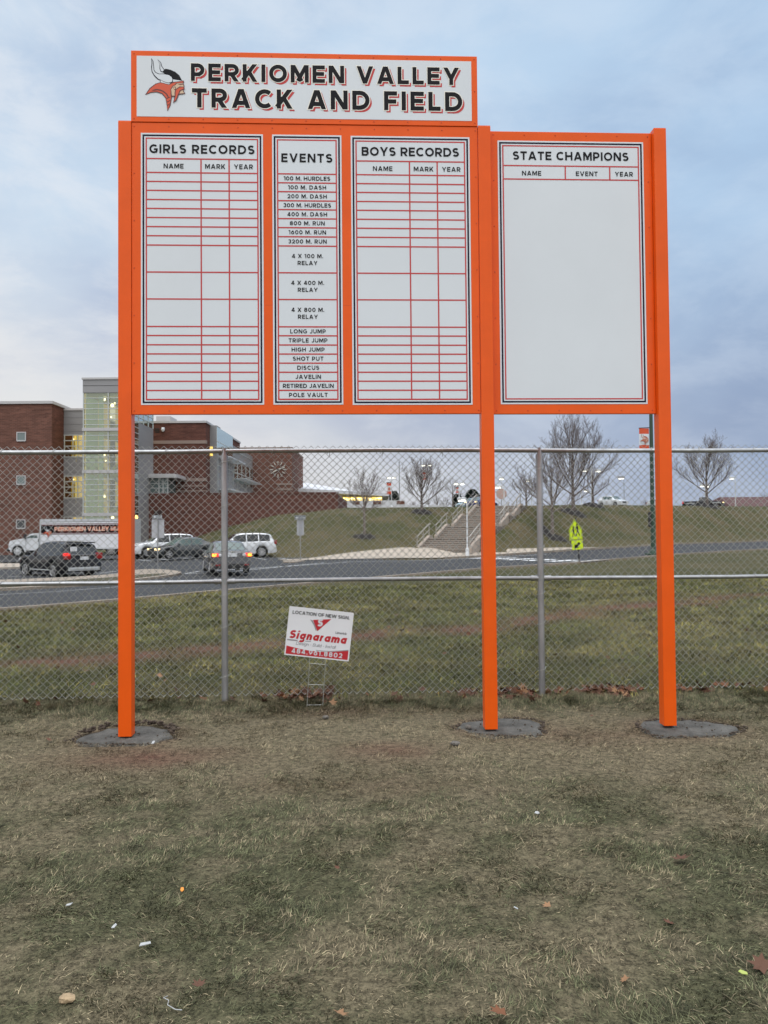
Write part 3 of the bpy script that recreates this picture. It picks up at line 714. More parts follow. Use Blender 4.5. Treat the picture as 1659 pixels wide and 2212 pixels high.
ay = axis([(-600, -60, 60), (-60, -4, 7), (-4, 1.5, .6), (1.5, 9, .13), (9, 30, .4), (30, 100, .6), (100, 140, 2.5), (140, 1000, 60)])
GX, GY = np.meshgrid(ax, ay); GZ = TZ(GX, GY)
nz_ = np.where((GY < 9), (fbm(GX, GY, 2.2, 41, 4) - .5) * .035, (fbm(GX, GY, .5, 43, 4) - .5) * .10)
for cx, cy, rx, ry in PADS:
    e = ((GX - cx) / rx) ** 2 + ((GY - cy) / ry) ** 2
    nz_ = np.where(e < 1.15, -.035, nz_)
GZ = GZ + nz_ * (np.abs(GX) < 120) * (GY < 140)
# under the road and parking lot the terrain lies a little lower
nx_ = np.interp(GX, NC[:, 0], NC[:, 1])
fx_ = np.where(GX < -14, 200., np.interp(GX, FC[:, 0], FC[:, 1]))
GZ = GZ - .12 * ((GY > nx_ + .25) & (GY < fx_ - .2) & (GX < 100))
ny, nx = GX.shape; I_ = np.arange(nx * ny).reshape(ny, nx)
Fq = np.stack([I_[:-1, :-1], I_[:-1, 1:], I_[1:, 1:], I_[1:, :-1]], -1).reshape(-1, 4)
gg = greenness(GX, GY); rd = redness(GX, GY)
hill = ss(.0, 1.2, GZ) * (GY > 40)
attr = np.stack([gg, np.clip(rd, 0, 1), hill], -1).reshape(-1, 3)
GM = bpy.data.materials.new('lawn_ground'); GM.use_nodes = True
nt = GM.node_tree; bs = nt.nodes['Principled BSDF']; bs.inputs['Roughness'].default_value = .95; bs.inputs['Specular IOR Level'].default_value = .15
at_ = N('ShaderNodeAttribute', attribute_name='tint'); sp_ = N('ShaderNodeSeparateColor'); LK(at_.outputs['Color'], sp_.inputs[0])
geo = N('ShaderNodeNewGeometry'); P_ = geo.outputs['Position']
n1 = NOISE(22, 6, .7, 0, P_); n2 = NOISE(90, 4, .7, 0, P_); n3 = NOISE(1.6, 6, .7, .3, P_); n4 = NOISE(.35, 5, .6, .2, P_)
fine = MATH('ADD', MATH('MULTIPLY', n1, .55), MATH('MULTIPLY', n2, .45))
thatch = MIX(MAPR(fine, .36, .64), (.045, .038, .024), (.225, .190, .122))
green = MIX(MAPR(fine, .36, .64), (.028, .029, .016), (.118, .116, .064))
near_c = MIX(sp_.outputs[0], thatch, green)
sy_ = N('ShaderNodeSeparateXYZ'); LK(P_, sy_.inputs[0]); fy_ = MAPR(sy_.outputs[1], 7.2, 8.2)
near_c = MIX(fy_, near_c, MIX(sp_.outputs[0], MIX(MAPR(fine, .36, .64), (.038, .032, .015), (.140, .118, .060)), MIX(MAPR(fine, .36, .64), (.016, .019, .007), (.072, .076, .028))))
soil = MIX(MAPR(fine, .35, .65), (.06, .027, .020), (.185, .088, .064))
near_c = MIX(MATH('MULTIPLY', sp_.outputs[1], MAPR(n3, .2, .6, .5, 1.)), near_c, soil)
mph = N('ShaderNodeMapping'); LK(P_, mph.inputs[0]); mph.inputs['Scale'].default_value = (.18, 1.3, 2.2); mph.inputs['Rotation'].default_value = (0, 0, R(-12)); n5 = NOISE(.9, 6, .7, .2, mph.outputs[0])
hA = MIX(MAPR(MATH('ADD', MATH('MULTIPLY', n3, .35), MATH('ADD', MATH('MULTIPLY', n4, .25), MATH('MULTIPLY', n5, .4))), .38, .62), (.044, .049, .017), (.080, .077, .030))
hB = MIX(MAPR(n4, .42, .66), hA, (.108, .087, .046))
hB = MIX(MAPR(n1, .3, .7, .0, .35), hB, (.028, .024, .012))
colr = MIX(sp_.outputs[2], near_c, hB)
LK(colr, bs.inputs['Base Color'])
bp = N('ShaderNodeBump'); bp.inputs['Strength'].default_value = .7; bp.inputs['Distance'].default_value = .03; LK(fine, bp.inputs['Height']); LK(bp.outputs[0], bs.inputs['Normal'])
tag(np_mesh('ground', np.stack([GX, GY, GZ], -1), Fq, GM, attr=attr, smooth=True), kind='structure')

# ------------------------------------------------------------------ road, parking lot, kerbs, walks, markings: sheets that follow the terrain
def lift(P2, h): return np.stack([P2[..., 0], P2[..., 1], TZ(P2[..., 0], P2[..., 1]) + h], -1)
def sheet(name, A, B, h, m, nw=14, obj=True):
    A, B = np.array(A, float), np.array(B, float); t = np.linspace(0, 1, nw)[None, :, None]
    P2 = A[:, None, :] * (1 - t) + B[:, None, :] * t; V = lift(P2, h); n, k = V.shape[:2]
    J = np.arange(n * k).reshape(n, k); F = np.stack([J[:-1, :-1], J[1:, :-1], J[1:, 1:], J[:-1, 1:]], -1).reshape(-1, 4)
    o = np_mesh(name, V, F, m, smooth=True); 
    return tag(o, kind='structure')
def res(c, n):
    c = np.array(c, float); t = np.concatenate([[0], np.cumsum(np.hypot(*np.diff(c, axis=0).T))]); q = np.linspace(0, t[-1], n); return np.stack([np.interp(q, t, c[:, 0]), np.interp(q, t, c[:, 1])], 1)
def offset(c, d):
    c = np.array(c, float); t = np.gradient(c, axis=0); t /= np.linalg.norm(t, axis=1)[:, None]; return c + np.stack([-t[:, 1], t[:, 0]], 1) * d
FX = np.concatenate([np.array([[-60, 62]]), np.array([[-30, 60]]), FC[:]]); 
sheet('road', res(NC, 260), res(np.concatenate([np.array([[-60, 40.], [-40, 50], [-22, 56]]), FC]), 260), .035, ASPH, 30)
sheet('parking_lot', [(-75, 30), (-50, 44), (-30, 54), (-14, 58), (-9.0, 57.0)], [(-95, 83), (-52, 83), (-33, 83), (-25, 76), (-9.0, 60.5)], .031, ASPH, 26)
def kerb(name, c, wd, ht, m=CONCK, close=False, base=.0):
    c = np.array(c, float)
    if close: c = np.concatenate([c, c[:1]])
    L = offset(c, wd / 2); Q = offset(c, -wd / 2)
    za = TZ(c[:, 0], c[:, 1]) + base
    b = MB(); n = len(c); vs = []
    for i in range(n):
        for P2, z in ((L, -.1), (L, ht), (Q, ht), (Q, -.1)): vs.append((P2[i][0], P2[i][1], za[i] + z))
    b.add(vs, [(i * 4 + k, i * 4 + k + 1, i * 4 + k + 5, i * 4 + k + 4) for i in range(n - 1) for k in range(3)] + [(0, 1, 2, 3), tuple(n * 4 - 4 + q for q in (3, 2, 1, 0))])
    return tag(b.build(name, m), kind='structure')
kerb('kerb', offset(res(NC, 260)[:175], -.10), .20, .07)
fc = res(FC, 200)
kerb('kerb', offset(fc[34:120], .12), .22, .17); kerb('kerb', offset(fc[119:], .14), .26, .30)
# walk along the foot of the hill and the apron in front of the stairs
walkA = [at(x, y, d).xy for x, y, d in ((620, 1217, 50.5), (700, 1212.5, 51.2))]
sheet('sidewalk', [gp(x, d).xy for x, d in ((600, 51.5), (660, 50.9), (760, 50.7), (860, 51.5), (950, 52.5), (1040, 54.6), (1110, 57.2), (1200, 61.2))],
      [gp(x, d).xy for x, d in ((600, 52.1), (660, 52.6), (760, 54.2), (860, 56.3), (930, 57.3), (1000, 57.4), (1100, 58.6), (1200, 62.4))], .07, CONCP, 12)
sheet('sidewalk', [gp(x, d).xy for x, d in ((1200, 61.25), (1250, 62.7), (1300, 65.2))], [gp(x, d).xy for x, d in ((1200, 62.4), (1250, 63.7), (1300, 65.6))], .08, CONCP, 5)
# islands on the left
def island(pts, h=.13, fill=None, name='traffic_island'):
    p = np.array([q[:2] for q in pts], float); p = smooth_curve(list(p) + [p[0]], 90)[:-1]
    c = p.mean(0); z = TZ(p[:, 0], p[:, 1]); b = MB(); n = len(p); 
    vs = [(q[0], q[1], zz + h) for q, zz in zip(p, z)] + [(q[0], q[1], zz - .15) for q, zz in zip(p, z)]
    i2 = c + (p - c) * .985
    b.prism([(0, 0), (1, 0), (0, 1)], (0, 0, -5), (.001, 0, 0), (0, .001, 0), 0)
    b = MB(); b.add(vs, [(i, i + n, (i + 1) % n + n, (i + 1) % n) for i in range(n)], 0)
    k = MB(); k.prism([(q[0], q[1]) for q in p], (0, 0, 0), (1, 0, 0), (0, 1, 0), 0); b.add([(v[0], v[1], tz(v[0], v[1]) + h) for v in k.v], [f for f in k.f], 0)
    return tag(b.build(name, [fill or CONCK]), kind='structure')
I1 = [gp(-250, 25.5), gp(0, 26.3), gp(130, 28.2), gp(258, 30.4), gp(345, 33.6), gp(392, 35.6), gp(400, 36.6), gp(385, 38.2), gp(340, 41.0), gp(290, 41), gp(256, 36.5), gp(130, 34.4), gp(0, 32.6), gp(-250, 31)]
island(I1)
IG = [gp(-250, 26.1), gp(0, 26.9), gp(130, 28.9), gp(258, 31.1), gp(340, 34.2), gp(376, 36.0), gp(330, 36.4), gp(256, 33.6), gp(130, 31.4), gp(0, 30.2), gp(-250, 29)]
BROWNG = mat('dry_verge_grass', (.075, .062, .033), .95, vsc=6, vcol=(.035, .035, .014), bump=.8, bsc=30)
island(IG, .145, BROWNG, 'grass_verge')
island([gp(-60, 44.6), gp(40, 45.6), gp(80, 47), gp(84, 49), gp(40, 51.5), gp(-60, 52)], .14, CONCP)
island([gp(612, 47.5), gp(640, 47.6), gp(660, 50), gp(610, 50.2)], .10)
# painted lines
def line(pts, wd, h=.042):
    c = res([q[:2] for q in pts], 24); A = offset(c, wd / 2); B = offset(c, -wd / 2); return sheet('road_marking', A, B, h, PAINT, 2)
line([gp(400, 36.9), gp(430, 38.3), gp(500, 39.4), gp(640, 43.4), gp(760, 48.6), gp(900, 49.8), gp(1040, 53), gp(1180, 58)], .14)
line([gp(400, 36.5), gp(470, 37.0), gp(560, 39.8)], .12)
line([gp(560, 39.8), gp(625, 43.2), gp(700, 47.2)], .12)
line([gp(-40, 24.3), gp(130, 26.2), gp(258, 28.2), gp(300, 29.6)], .07)
line([gp(215, 39.5), gp(250, 41.0), gp(290, 41.6)], .12); line([gp(205, 38.6), gp(250, 38.9), gp(262, 39.2)], .12)
line([gp(15, 37.2), gp(45, 37.6)], .12)
for a in (300, 345, 395, 440, 545, 600): line([gp(a, 55.5), gp(a + 30, 52.2)], .1)
# crosswalk bars
for xc, dc in ((1048, 53.0), (1084, 51.2), (1122, 49.6), (1166, 48.2), (1214, 46.9), (1272, 46.0)):
    q = gp(xc, dc); c = res([(q.x - 1.05, q.y - .9), (q.x + 1.05, q.y + .9)], 6); sheet('crosswalk_bar', offset(c, .44), offset(c, -.44), .047, PAINT, 3)

# ------------------------------------------------------------------ grass
def blades(name, X, Y, L, Wd, lay, tint, label, mats):
    n = len(X); az = 9.5 * fbm(X, Y, 1.7, 51, 3) + 3 * fbm(X, Y, 9, 52, 2) + RNG.normal(0, .55, n) + np.where(RNG.uniform(0, 1, n) < .2, RNG.uniform(0, 6.28, n), 0) + RNG.normal(0, .35, n); el = R(90) * np.clip(RNG.normal(lay, .2, n), .05, .95)
    dxy = np.stack([np.cos(az), np.sin(az)], 1); Z = TZ(X, Y) + np.where(Y < 9, (fbm(X, Y, 2.2, 41, 4) - .5) * .035, (fbm(X, Y, .5, 43, 4) - .5) * .10) - .004
    base = np.stack([X, Y, Z], 1); u = np.stack([dxy[:, 0] * np.cos(el), dxy[:, 1] * np.cos(el), np.sin(el)], 1)
    el2 = el - RNG.uniform(.1, .6, n); tw = RNG.normal(0, .28, n); az2 = az + tw
    u2 = np.stack([np.cos(az2) * np.cos(el2), np.sin(az2) * np.cos(el2), np.sin(el2)], 1)
    mid = base + u * (L * .55)[:, None]; tip = mid + u2 * (L * .5)[:, None]; tip[:, 2] = np.maximum(tip[:, 2], Z + .003)
    sd = np.stack([-dxy[:, 1], dxy[:, 0], 0 * az], 1); sd = sd + np.stack([0 * az, 0 * az, RNG.normal(0, .5, n)], 1); sd /= np.linalg.norm(sd, axis=1)[:, None]
    h = (Wd / 2)[:, None]
    V = np.stack([base - sd * h, base + sd * h, mid + sd * h * .85, mid - sd * h * .85, tip + sd * h * .12, tip - sd * h * .12], 1)
    b0 = np.arange(n)[:, None] * 6; F = np.concatenate([b0 + np.array([[0, 1, 2, 3]]), b0 + np.array([[3, 2, 4, 5]])], 0)
    col = np.repeat(tint, 6, axis=0)
    o = np_mesh(name, V, F, mats, attr=col); return tag(o, label, 'grass', kind='stuff')
GRASS = mat('grass_blades', (.1, .1, .05), .75, tint='tint', spec=.25)
def tints(X, Y, far=False):
    g = greenness(X, Y); n = len(X); k = .42 if far else 1.; isg = RNG.uniform(0, 1, n) < (.10 + .78 * g + .95 * (fbm(X, Y * 1.5, 24 * k, 81, 2) - .5))
    gc = np.array([.074, .079, .041])[None] * RNG.uniform(.3, 1.9, n)[:, None] * np.array([1, 1, 1])[None] + RNG.uniform(0, .02, n)[:, None] * np.array([1., .9, .55])[None]
    sc = np.array([.285, .238, .150])[None] * RNG.uniform(.45, 1.2, n)[:, None]
    bc = np.array([.115, .096, .060])[None] * RNG.uniform(.5, 1.5, n)[:, None]
    br = RNG.uniform(0, 1, n) < .3
    t = np.where(isg[:, None], gc, np.where(br[:, None], bc, sc)); r = np.clip(redness(X, Y), 0, 1)[:, None] * .75
    t = t * (1 - r) + np.array([.105, .058, .042])[None] * r
    t = t * (.58 + .95 * ss(.32, .70, fbm(X, Y * 1.6, 30 * k, 83, 2)))[:, None]
    if far: t = t * np.array([.96, 1.0, .52])[None] * (.7 + .6 * fbm(X, Y, 2.2, 61, 3))[:, None]
    return t, g
def offpads(X, Y, k=1.0):
    ok = np.ones(len(X), bool)
    for cx, cy, rx, ry in PADS: ok &= (np.abs((X - cx) / rx) ** 3 + np.abs((Y - cy) / ry) ** 3) > k
    return ok
n = 640000
Y = np.sqrt(RNG.uniform(2.2 ** 2, 7.75 ** 2, n)); X = RNG.uniform(-.56, .56, n) * Y + RNG.uniform(-.2, .2, n)
r = np.clip(redness(X, Y), 0, 1); g = greenness(X, Y)
keep = (offpads(X, Y, 1.0) | (offpads(X, Y, .55) & (RNG.uniform(0, 1, n) < .22))) & (RNG.uniform(0, 1, n) < (.42 + .58 * g) * (1 - .75 * r))
X, Y = X[keep], Y[keep]; t, g = tints(X, Y); n = len(X)
strip = np.exp(-((Y - 7.35 - .045 * X) / .35) ** 2)
tf = ss(.4, .68, fbm(X, Y, 5.5, 55, 3)); L = RNG.uniform(.014, .034, n) * (.85 + .25 * g + .5 * tf) * (1 + .6 * strip); W_ = RNG.uniform(.0018, .0036, n)
blades('lawn_grass', X, Y, L, W_, .14 + .17 * tf + .24 * strip, t, 'short trampled lawn grass, patchy green and straw', GRASS)
n = 210000
Y = np.sqrt(RNG.uniform(7.5 ** 2, 27 ** 2, n)); X = RNG.uniform(-.58, .58, n) * Y
keep = (near_edge_dist(X, Y) > .35) & (RNG.uniform(0, 1, n) > dirt_line(X, Y) * .85) & (RNG.uniform(0, 1, n) < (9 / Y) ** .7 + .12)
X, Y = X[keep], Y[keep]; t, g = tints(X, Y, True); n = len(X)
blades('meadow_grass', X, Y, RNG.uniform(.035, .085, n) * (1 + .02 * Y) * (.6 + .9 * fbm(X, Y, 2.2, 61, 3)), RNG.uniform(.003, .006, n) * (1 + .05 * Y), .42, t, 'longer olive green grass on the slope behind the fence', GRASS)

# ------------------------------------------------------------------ fallen leaves and litter
def leaf_shape(s, rnd, lobes=5):
    pts = []
    for i in range(lobes * 2 + 1):
        a = R(-120 + 240 * i / (lobes * 2)) ; k = s * (1 if i % 2 == 0 else .52) * rnd.uniform(.85, 1.1)
        pts.append((k * math.sin(a), k * math.cos(a)))
    pts.append((0, -s * .45)); return pts
def add_leaf(b, p, s, rnd, mi, steep=.5):
    e = Matrix.Rotation(rnd.uniform(0, 6.28), 3, 'Z') @ Matrix.Rotation(rnd.gauss(0, steep), 3, 'X') @ Matrix.Rotation(rnd.gauss(0, steep), 3, 'Y')
    pts = leaf_shape(s, rnd); k = rnd.uniform(.3, 1.1) / s
    vs = [Vector((0, 0, 0))] + [Vector((q[0], q[1], .35 * k * (q[0] ** 2 + .5 * q[1] ** 2) * rnd.uniform(.6, 1.3))) for q in pts]
    b.add([Vector(p) + e @ v for v in vs], [(0, i + 1, (i + 1) % len(pts) + 1) for i in range(len(pts))], mi)
LEAFM = [mat('leaf_rust', (.115, .045, .024), .8), mat('leaf_brown', (.10, .045, .025), .8), mat('leaf_tan', (.27, .15, .075), .8), mat('leaf_orange', (.17, .066, .027), .8)]
b = MB(); rnd = random.Random(4)
for i in range(560):
    while True:
        s = rnd.uniform(-2.2, 7.2); den = .04 + 1.1 * float(ss(.48, .72, fbm(s, 0, 2.1, 71, 2))) * (1 if s > 2.2 else .6) + (.08 if s > 2.4 else 0)
        if rnd.random() < den * (.35 if s < 0 else 1): break
    q = Vector((-1.555, 7.5, 0)) + fe * s + Vector((0, rnd.gauss(.06, .10) , 0)); add_leaf(b, (q.x, q.y, tz(q.x, q.y) + rnd.uniform(.01, .055)), rnd.uniform(.026, .058), rnd, rnd.choice((0, 0, 1, 1, 2, 3)))
for i in range(10):
    yy = math.sqrt(rnd.uniform(2.7 ** 2, 7.2 ** 2)); xx = rnd.uniform(-.55, .55) * yy
    if offpads(np.array([xx]), np.array([yy]), 1.4)[0]: add_leaf(b, (xx, yy, .02), rnd.uniform(.012, .03), rnd, rnd.choice((1, 1, 2, 0)), .3)
for i in range(60):
    yy = rnd.uniform(7.9, 16); xx = rnd.uniform(-.55, .55) * yy; add_leaf(b, (xx, yy, tz(xx, yy) + .05), rnd.uniform(.03, .055), rnd, rnd.choice((1, 2, 0)), .5)
tag(b.build('fallen_leaves', LEAFM), 'brown and rust fallen leaves drifted along the foot of the fence', 'leaves', kind='stuff')
def gxy(x, y): # point of the flat near lawn seen at x, y
    r = ray(x, y); return Vector((0, 0, CAMH)) + r * (-CAMH / r.z)
def one_leaf(x, y, s, mi, label, seed):
    p = gxy(x, y); b = MB(); add_leaf(b, (0, 0, 0), s, random.Random(seed), 0, .25); o = b.build('fallen_leaf', LEAFM[mi]); o.location = (p.x, p.y, .03); tag(o, label, 'leaf', 'single leaves on the front lawn')
one_leaf(1645, 2102, .05, 1, 'maroon brown leaf near the lower right corner of the lawn', 1)
one_leaf(430, 1960 + 185, .03, 1, 'small dull brown leaf behind the white string', 2)
one_leaf(1183, 1971, .026, 2, 'pale tan leaf beside a white paper sliver', 3)
one_leaf(1080, 2205, .042, 3, 'orange brown leaf at the bottom edge of the lawn', 4)
one_leaf(735, 2208, .032, 2, 'tan leaf at the bottom edge right of the white string', 5)
one_leaf(1470, 1868, .055, 1, 'curled dark brown leaf lying alone right of the white chip', 6)
PAPER = mat('white_paper', (.38, .395, .40), .7, var=.15, vsc=60)
def scrap(x, y, poly, label, m=PAPER, name='paper_scrap', rz=0, cat='litter', th=.003, lift_=.035):
    p = gxy(x, y); b = MB(); s_ = [(q[0] * math.cos(rz) - q[1] * math.sin(rz), q[0] * math.sin(rz) + q[1] * math.cos(rz)) for q in poly]
    b.prism(s_, (0, 0, 0), Vector((1, 0, .12)).normalized(), Vector((0, .95, .3)).normalized(), th); o = b.build(name, m); o.location = (p.x, p.y, lift_); return tag(o, label, cat, 'litter on the lawn')
scrap(314, 2058, [(-.022, -.008), (.022, -.002), (.017, .009), (-.02, .007)], 'long flat pale grey paper scrap, largest of the white litter')
scrap(246, 2018, [(-.008, -.01), (.004, -.012), (.011, .004), (.004, .012), (-.004, .003)], 'crescent shaped white paper scrap between two other scraps')
scrap(149, 1971, [(-.012, -.006), (.006, -.005), (.014, .008), (.002, .006), (-.011, .003)], 'pointed white paper scrap farthest left on the lawn')
scrap(1160, 1769, [(-.014, .002), (-.004, .016), (.01, .010), (.014, -.006), (.002, -.010)], 'white chip lying in the straw below the middle post')
scrap(1114, 1979, [(-.008, .006), (.008, -.008), (.01, -.004), (-.003, .009)], 'thin white paper sliver by a tan leaf')
scrap(331, 1613, [(-.009, -.02), (.009, -.02), (.01, .01), (0, .022), (-.01, .01)], 'upright white scrap on the red soil by the leftmost post')
scrap(1606, 2122, [(-.015, .008), (-.004, .014), (.014, 0), (.012, -.01), (-.006, -.004)], 'yellow green leaf lying near the lower right corner', mat('yellow_green_leaf', (.35, .42, .10), .6), 'fallen_leaf', cat='leaf')
scrap(393, 1938, [(-.008, .012), (.004, .012), (.010, -.004), (.003, -.014), (-.006, -.004)], 'bright orange scrap standing in dark green grass', mat('orange_scrap', (.75, .26, .03), .5), 'orange_scrap')
STONE = mat('tan_stone', (.34, .25, .15), .8, var=.3, vsc=40, bump=.3, bsc=80)
def stone(x, y, s, label, m=STONE, seed=0):
    p = gxy(x, y); bm = bmesh.new(); bmesh.ops.create_icosphere(bm, subdivisions=2, radius=1); rr = random.Random(seed)
    for v in bm.verts: v.co = Vector((v.co.x * s[0], v.co.y * s[1], v.co.z * s[2])) * (1 + rr.uniform(-.14, .14))
    bm.verts.index_update(); b = MB(); b.add([v.co.copy() for v in bm.verts], [[v.index for v in f.verts] for f in bm.faces]); bm.free()
    o = b.build('stone', m); o.location = (p.x, p.y, s[2] * .55 + .012); return tag(o, label, 'stone', 'stones on the lawn')
stone(144, 2169, (.03, .02, .014), 'flat tan stone near the lower left corner of the lawn', seed=1)
GREYS = mat('grey_stone', (.13, .12, .105), .85, var=.3, vsc=40)
stone(1011, 1577, (.028, .022, .02), 'grey lump resting on the middle concrete footing', GREYS, 2)
stone(983, 1612, (.036, .026, .018), 'larger brownish stone in the grass beside the middle footing', GREYS, 3)
stone(703, 1555, (.028, .022, .018), 'grey stone half hidden in grass below the yard sign', GREYS, 4)
p = gxy(372, 2190); b = MB(); b.tube([(-.03, .05, 0), (-.035, .02, .012), (-.015, .012, .008), (-.01, -.02, .012), (.02, -.035, .006), (.045, -.045, .01)], .0016, 6)
o = b.build('string', PAPER); o.location = (p.x, p.y, .03); tag(o, 'piece of white string curling in the grass at the bottom edge', 'string')
# ------------------------------------------------------------------ the school and its neighbours
def brick(name, c1, c2, mort):
    m = bpy.data.materials.new(name); m.use_nodes = True; t = m.node_tree; b = t.nodes['Principled BSDF']; b.inputs['Roughness'].default_value = .9; b.inputs['Specular IOR Level'].default_value = .2
    ge = t.nodes.new('ShaderNodeTexCoord'); sx = t.nodes.new('ShaderNodeSeparateXYZ'); t.links.new(ge.outputs['Object'], sx.inputs[0])
    ad = t.nodes.new('ShaderNodeMath'); ad.operation = 'ADD'; t.links.new(sx.outputs[0], ad.inputs[0]); t.links.new(sx.outputs[1], ad.inputs[1])
    cb = t.nodes.new('ShaderNodeCombineXYZ'); t.links.new(ad.outputs[0], cb.inputs[0]); t.links.new(sx.outputs[2], cb.inputs[1])
    br = t.nodes.new('ShaderNodeTexBrick'); br.inputs['Scale'].default_value = 1; br.inputs['Brick Width'].default_value = .42; br.inputs['Row Height'].default_value = .135; br.inputs['Mortar Size'].default_value = .012
    br.inputs['Color1'].default_value = c1 + (1,); br.inputs['Color2'].default_value = c2 + (1,); br.inputs['Mortar'].default_value = mort + (1,); br.inputs['Bias'].default_value = .1
    t.links.new(cb.outputs[0], br.inputs[0])
    mp_ = t.nodes.new('ShaderNodeMapping'); mp_.inputs['Scale'].default_value = (.35, 1.6, 1); t.links.new(cb.outputs[0], mp_.inputs[0])
    n = t.nodes.new('ShaderNodeTexNoise'); n.inputs['Scale'].default_value = 1.6; n.inputs['Detail'].default_value = 8; n.inputs['Roughness'].default_value = .75; t.links.new(mp_.outputs[0], n.inputs[0])
    r = t.nodes.new('ShaderNodeMapRange'); r.inputs[1].default_value = .3; r.inputs[2].default_value = .7; r.inputs[3].default_value = .62; r.inputs[4].default_value = 1.38; t.links.new(n.outputs[0], r.inputs[0])
    mx = t.nodes.new('ShaderNodeVectorMath'); mx.operation = 'SCALE'; t.links.new(br.outputs[0], mx.inputs[0]); t.links.new(r.outputs[0], mx.inputs[3]); t.links.new(mx.outputs[0], b.inputs['Base Color'])
    return m
BRICK = brick('red_brown_brick', (.172, .079, .057), (.122, .055, .041), (.16, .10, .08))
BRICKD = brick('dark_brown_brick', (.140, .056, .042), (.098, .040, .031), (.12, .07, .056))
PANELG = mat('grey_metal_panel', (.265, .262, .265), .5, .1, var=.08, vsc=.5, stretch=(.3, .3, 2))
COPING = mat('pale_coping', (.46, .45, .45), .5)
BAND = mat('limestone_band', (.26, .195, .165), .8)
MULL = mat('white_mullion', (.50, .53, .52), .4)
DWIN = mat('dark_window', (.02, .024, .026), .08, spec=.8)
GREENW = mat('grey_green_window', (.13, .17, .165), .12, spec=.8)
LITY = mat('lit_yellow_room', (.45, .33, .10), .8, emit=(.98, .66, .14), es=1.35, var=.0)
LITC = mat('lit_pale_room', (.30, .285, .19), .8, emit=(.86, .68, .36), es=.44)
LITT = mat('teal_column', (.40, .52, .50), .6, emit=(.40, .56, .54), es=.22)
GLOBE = mat('lit_globe', (.9, .9, .8), .4, emit=(1, .96, .75), es=5)
SLABM = mat('floor_slab', (.35, .34, .28), .7, emit=(.5, .47, .33), es=.12)
ROOFW = mat('white_roof', (.62, .63, .66), .5, var=.06, vsc=.4)
CREAMW = mat('cream_soffit', (.42, .38, .24), .7)
def glassmat(name, tint, mixf, rough=.03):
    m = bpy.data.materials.new(name); m.use_nodes = True; t = m.node_tree; t.nodes.clear()
    o = t.nodes.new('ShaderNodeOutputMaterial'); tr = t.nodes.new('ShaderNodeBsdfTransparent'); tr.inputs[0].default_value = tint + (1,)
    gl = t.nodes.new('ShaderNodeBsdfGlossy'); gl.inputs['Roughness'].default_value = rough; gl.inputs[0].default_value = (.85, .95, .93, 1); mx = t.nodes.new('ShaderNodeMixShader'); mx.inputs[0].default_value = mixf
    t.links.new(tr.outputs[0], mx.inputs[1]); t.links.new(gl.outputs[0], mx.inputs[2]); t.links.new(mx.outputs[0], o.inputs[0]); return m
CGLASS = glassmat('curtain_wall_glass', (.80, .78, .62), .13)
SGLASS = glassmat('sky_reflecting_glass', (.5, .6, .62), .75)
def zy(y, x, d): return at(x, y, d).z
def xx(x, d): return (x - CX) / FPX * d
SC = thing('school_building', 'large brown brick school with a lit glass stair tower and a wall clock', 'school', (-27, 80, -.4))
def part(b, name, m, p=SC, label=None, sharp=None):
    o = b.build(name, m, p, world=True, sharp=sharp)
    if label: o['label'] = label
    return o
def bx(b, x0, x1, y0, y1, z0, z1, mi=0): b.box(((x0 + x1) / 2, (y0 + y1) / 2, (z0 + z1) / 2), (abs(x1 - x0), abs(y1 - y0), abs(z1 - z0)), mi)
# left brick wing
LX1 = xx(110.7, 75); zt = zy(872.5, 100, 75)
b = MB(); bx(b, -75, LX1, 75, 95, -1, zt); wing = part(b, 'brick_wing', BRICK, label='three storey brown brick wing at the left end')
b = MB(); bx(b, -75.15, LX1 + .15, 74.85, 95, zt + .01, zt + .28); part(b, 'coping', COPING, wing)
b = MB(); bx(b, LX1 + .002, LX1 + .02, 75.2, 94, -1, zt - .05); part(b, 'brick_return', BRICKD, wing)
for i, (y0, y1, m) in enumerate(((935, 951, GREENW), (1029, 1045, GREENW), (1124, 1140, DWIN))):
    x0, x1 = xx(37, 75), xx(53.5, 75); z1, z0 = zy(y0, 45, 75), zy(y1, 45, 75)
    b = MB()
    for q in ((x0 - .09, x0, z0 - .09, z1 + .09), (x1, x1 + .09, z0 - .09, z1 + .09)): bx(b, q[0], q[1], 74.93, 75.03, q[2], q[3])
    bx(b, x0, x1, 74.93, 75.03, z1, z1 + .09); bx(b, x0, x1, 74.90, 75.03, z0 - .12, z0)
    f = part(b, 'window', COPING, label=('small square grey green window, upper floor', 'small square grey green window, middle floor', 'small square dark window, ground floor')[i])
    b = MB(); bx(b, x0, x1, 74.97, 75.01, z0, z1); part(b, 'pane', m, f)
# metal link with lit rooms
a0, a1 = xx(135, 77.8), xx(181, 77.8); zt2 = zy(887, 150, 77.8)
rows = [(zy(940, 150, 77.8), zy(987, 150, 77.8)), (zy(1028.5, 150, 77.8), zy(1075.6, 150, 77.8)), (zy(1117, 150, 77.8), zy(1160, 150, 77.8))]
b = MB(); zz = zt2
for zt_, zb_ in rows: bx(b, a0, a1, 77.8, 78.1, zt_, zz); zz = zb_
bx(b, a0, a1, 77.8, 78.1, -1, zz); link = part(b, 'metal_link', PANELG, label='grey metal clad link between brick wing and stair tower')
b = MB(); bx(b, a0, a1, 77.7, 92, zt2 + .01, zt2 + .22); part(b, 'coping', COPING, link)
b = MB()
for z in [zt2 - .7 * i for i in range(1, 19)]:
    if not any(zb_ - .05 < z < zt_ + .05 for zt_, zb_ in rows): bx(b, a0, a1, 77.785, 77.798, z - .02, z)
part(b, 'panel_joints', mat('grey_panel_joint', (.16, .16, .165), .5), link)
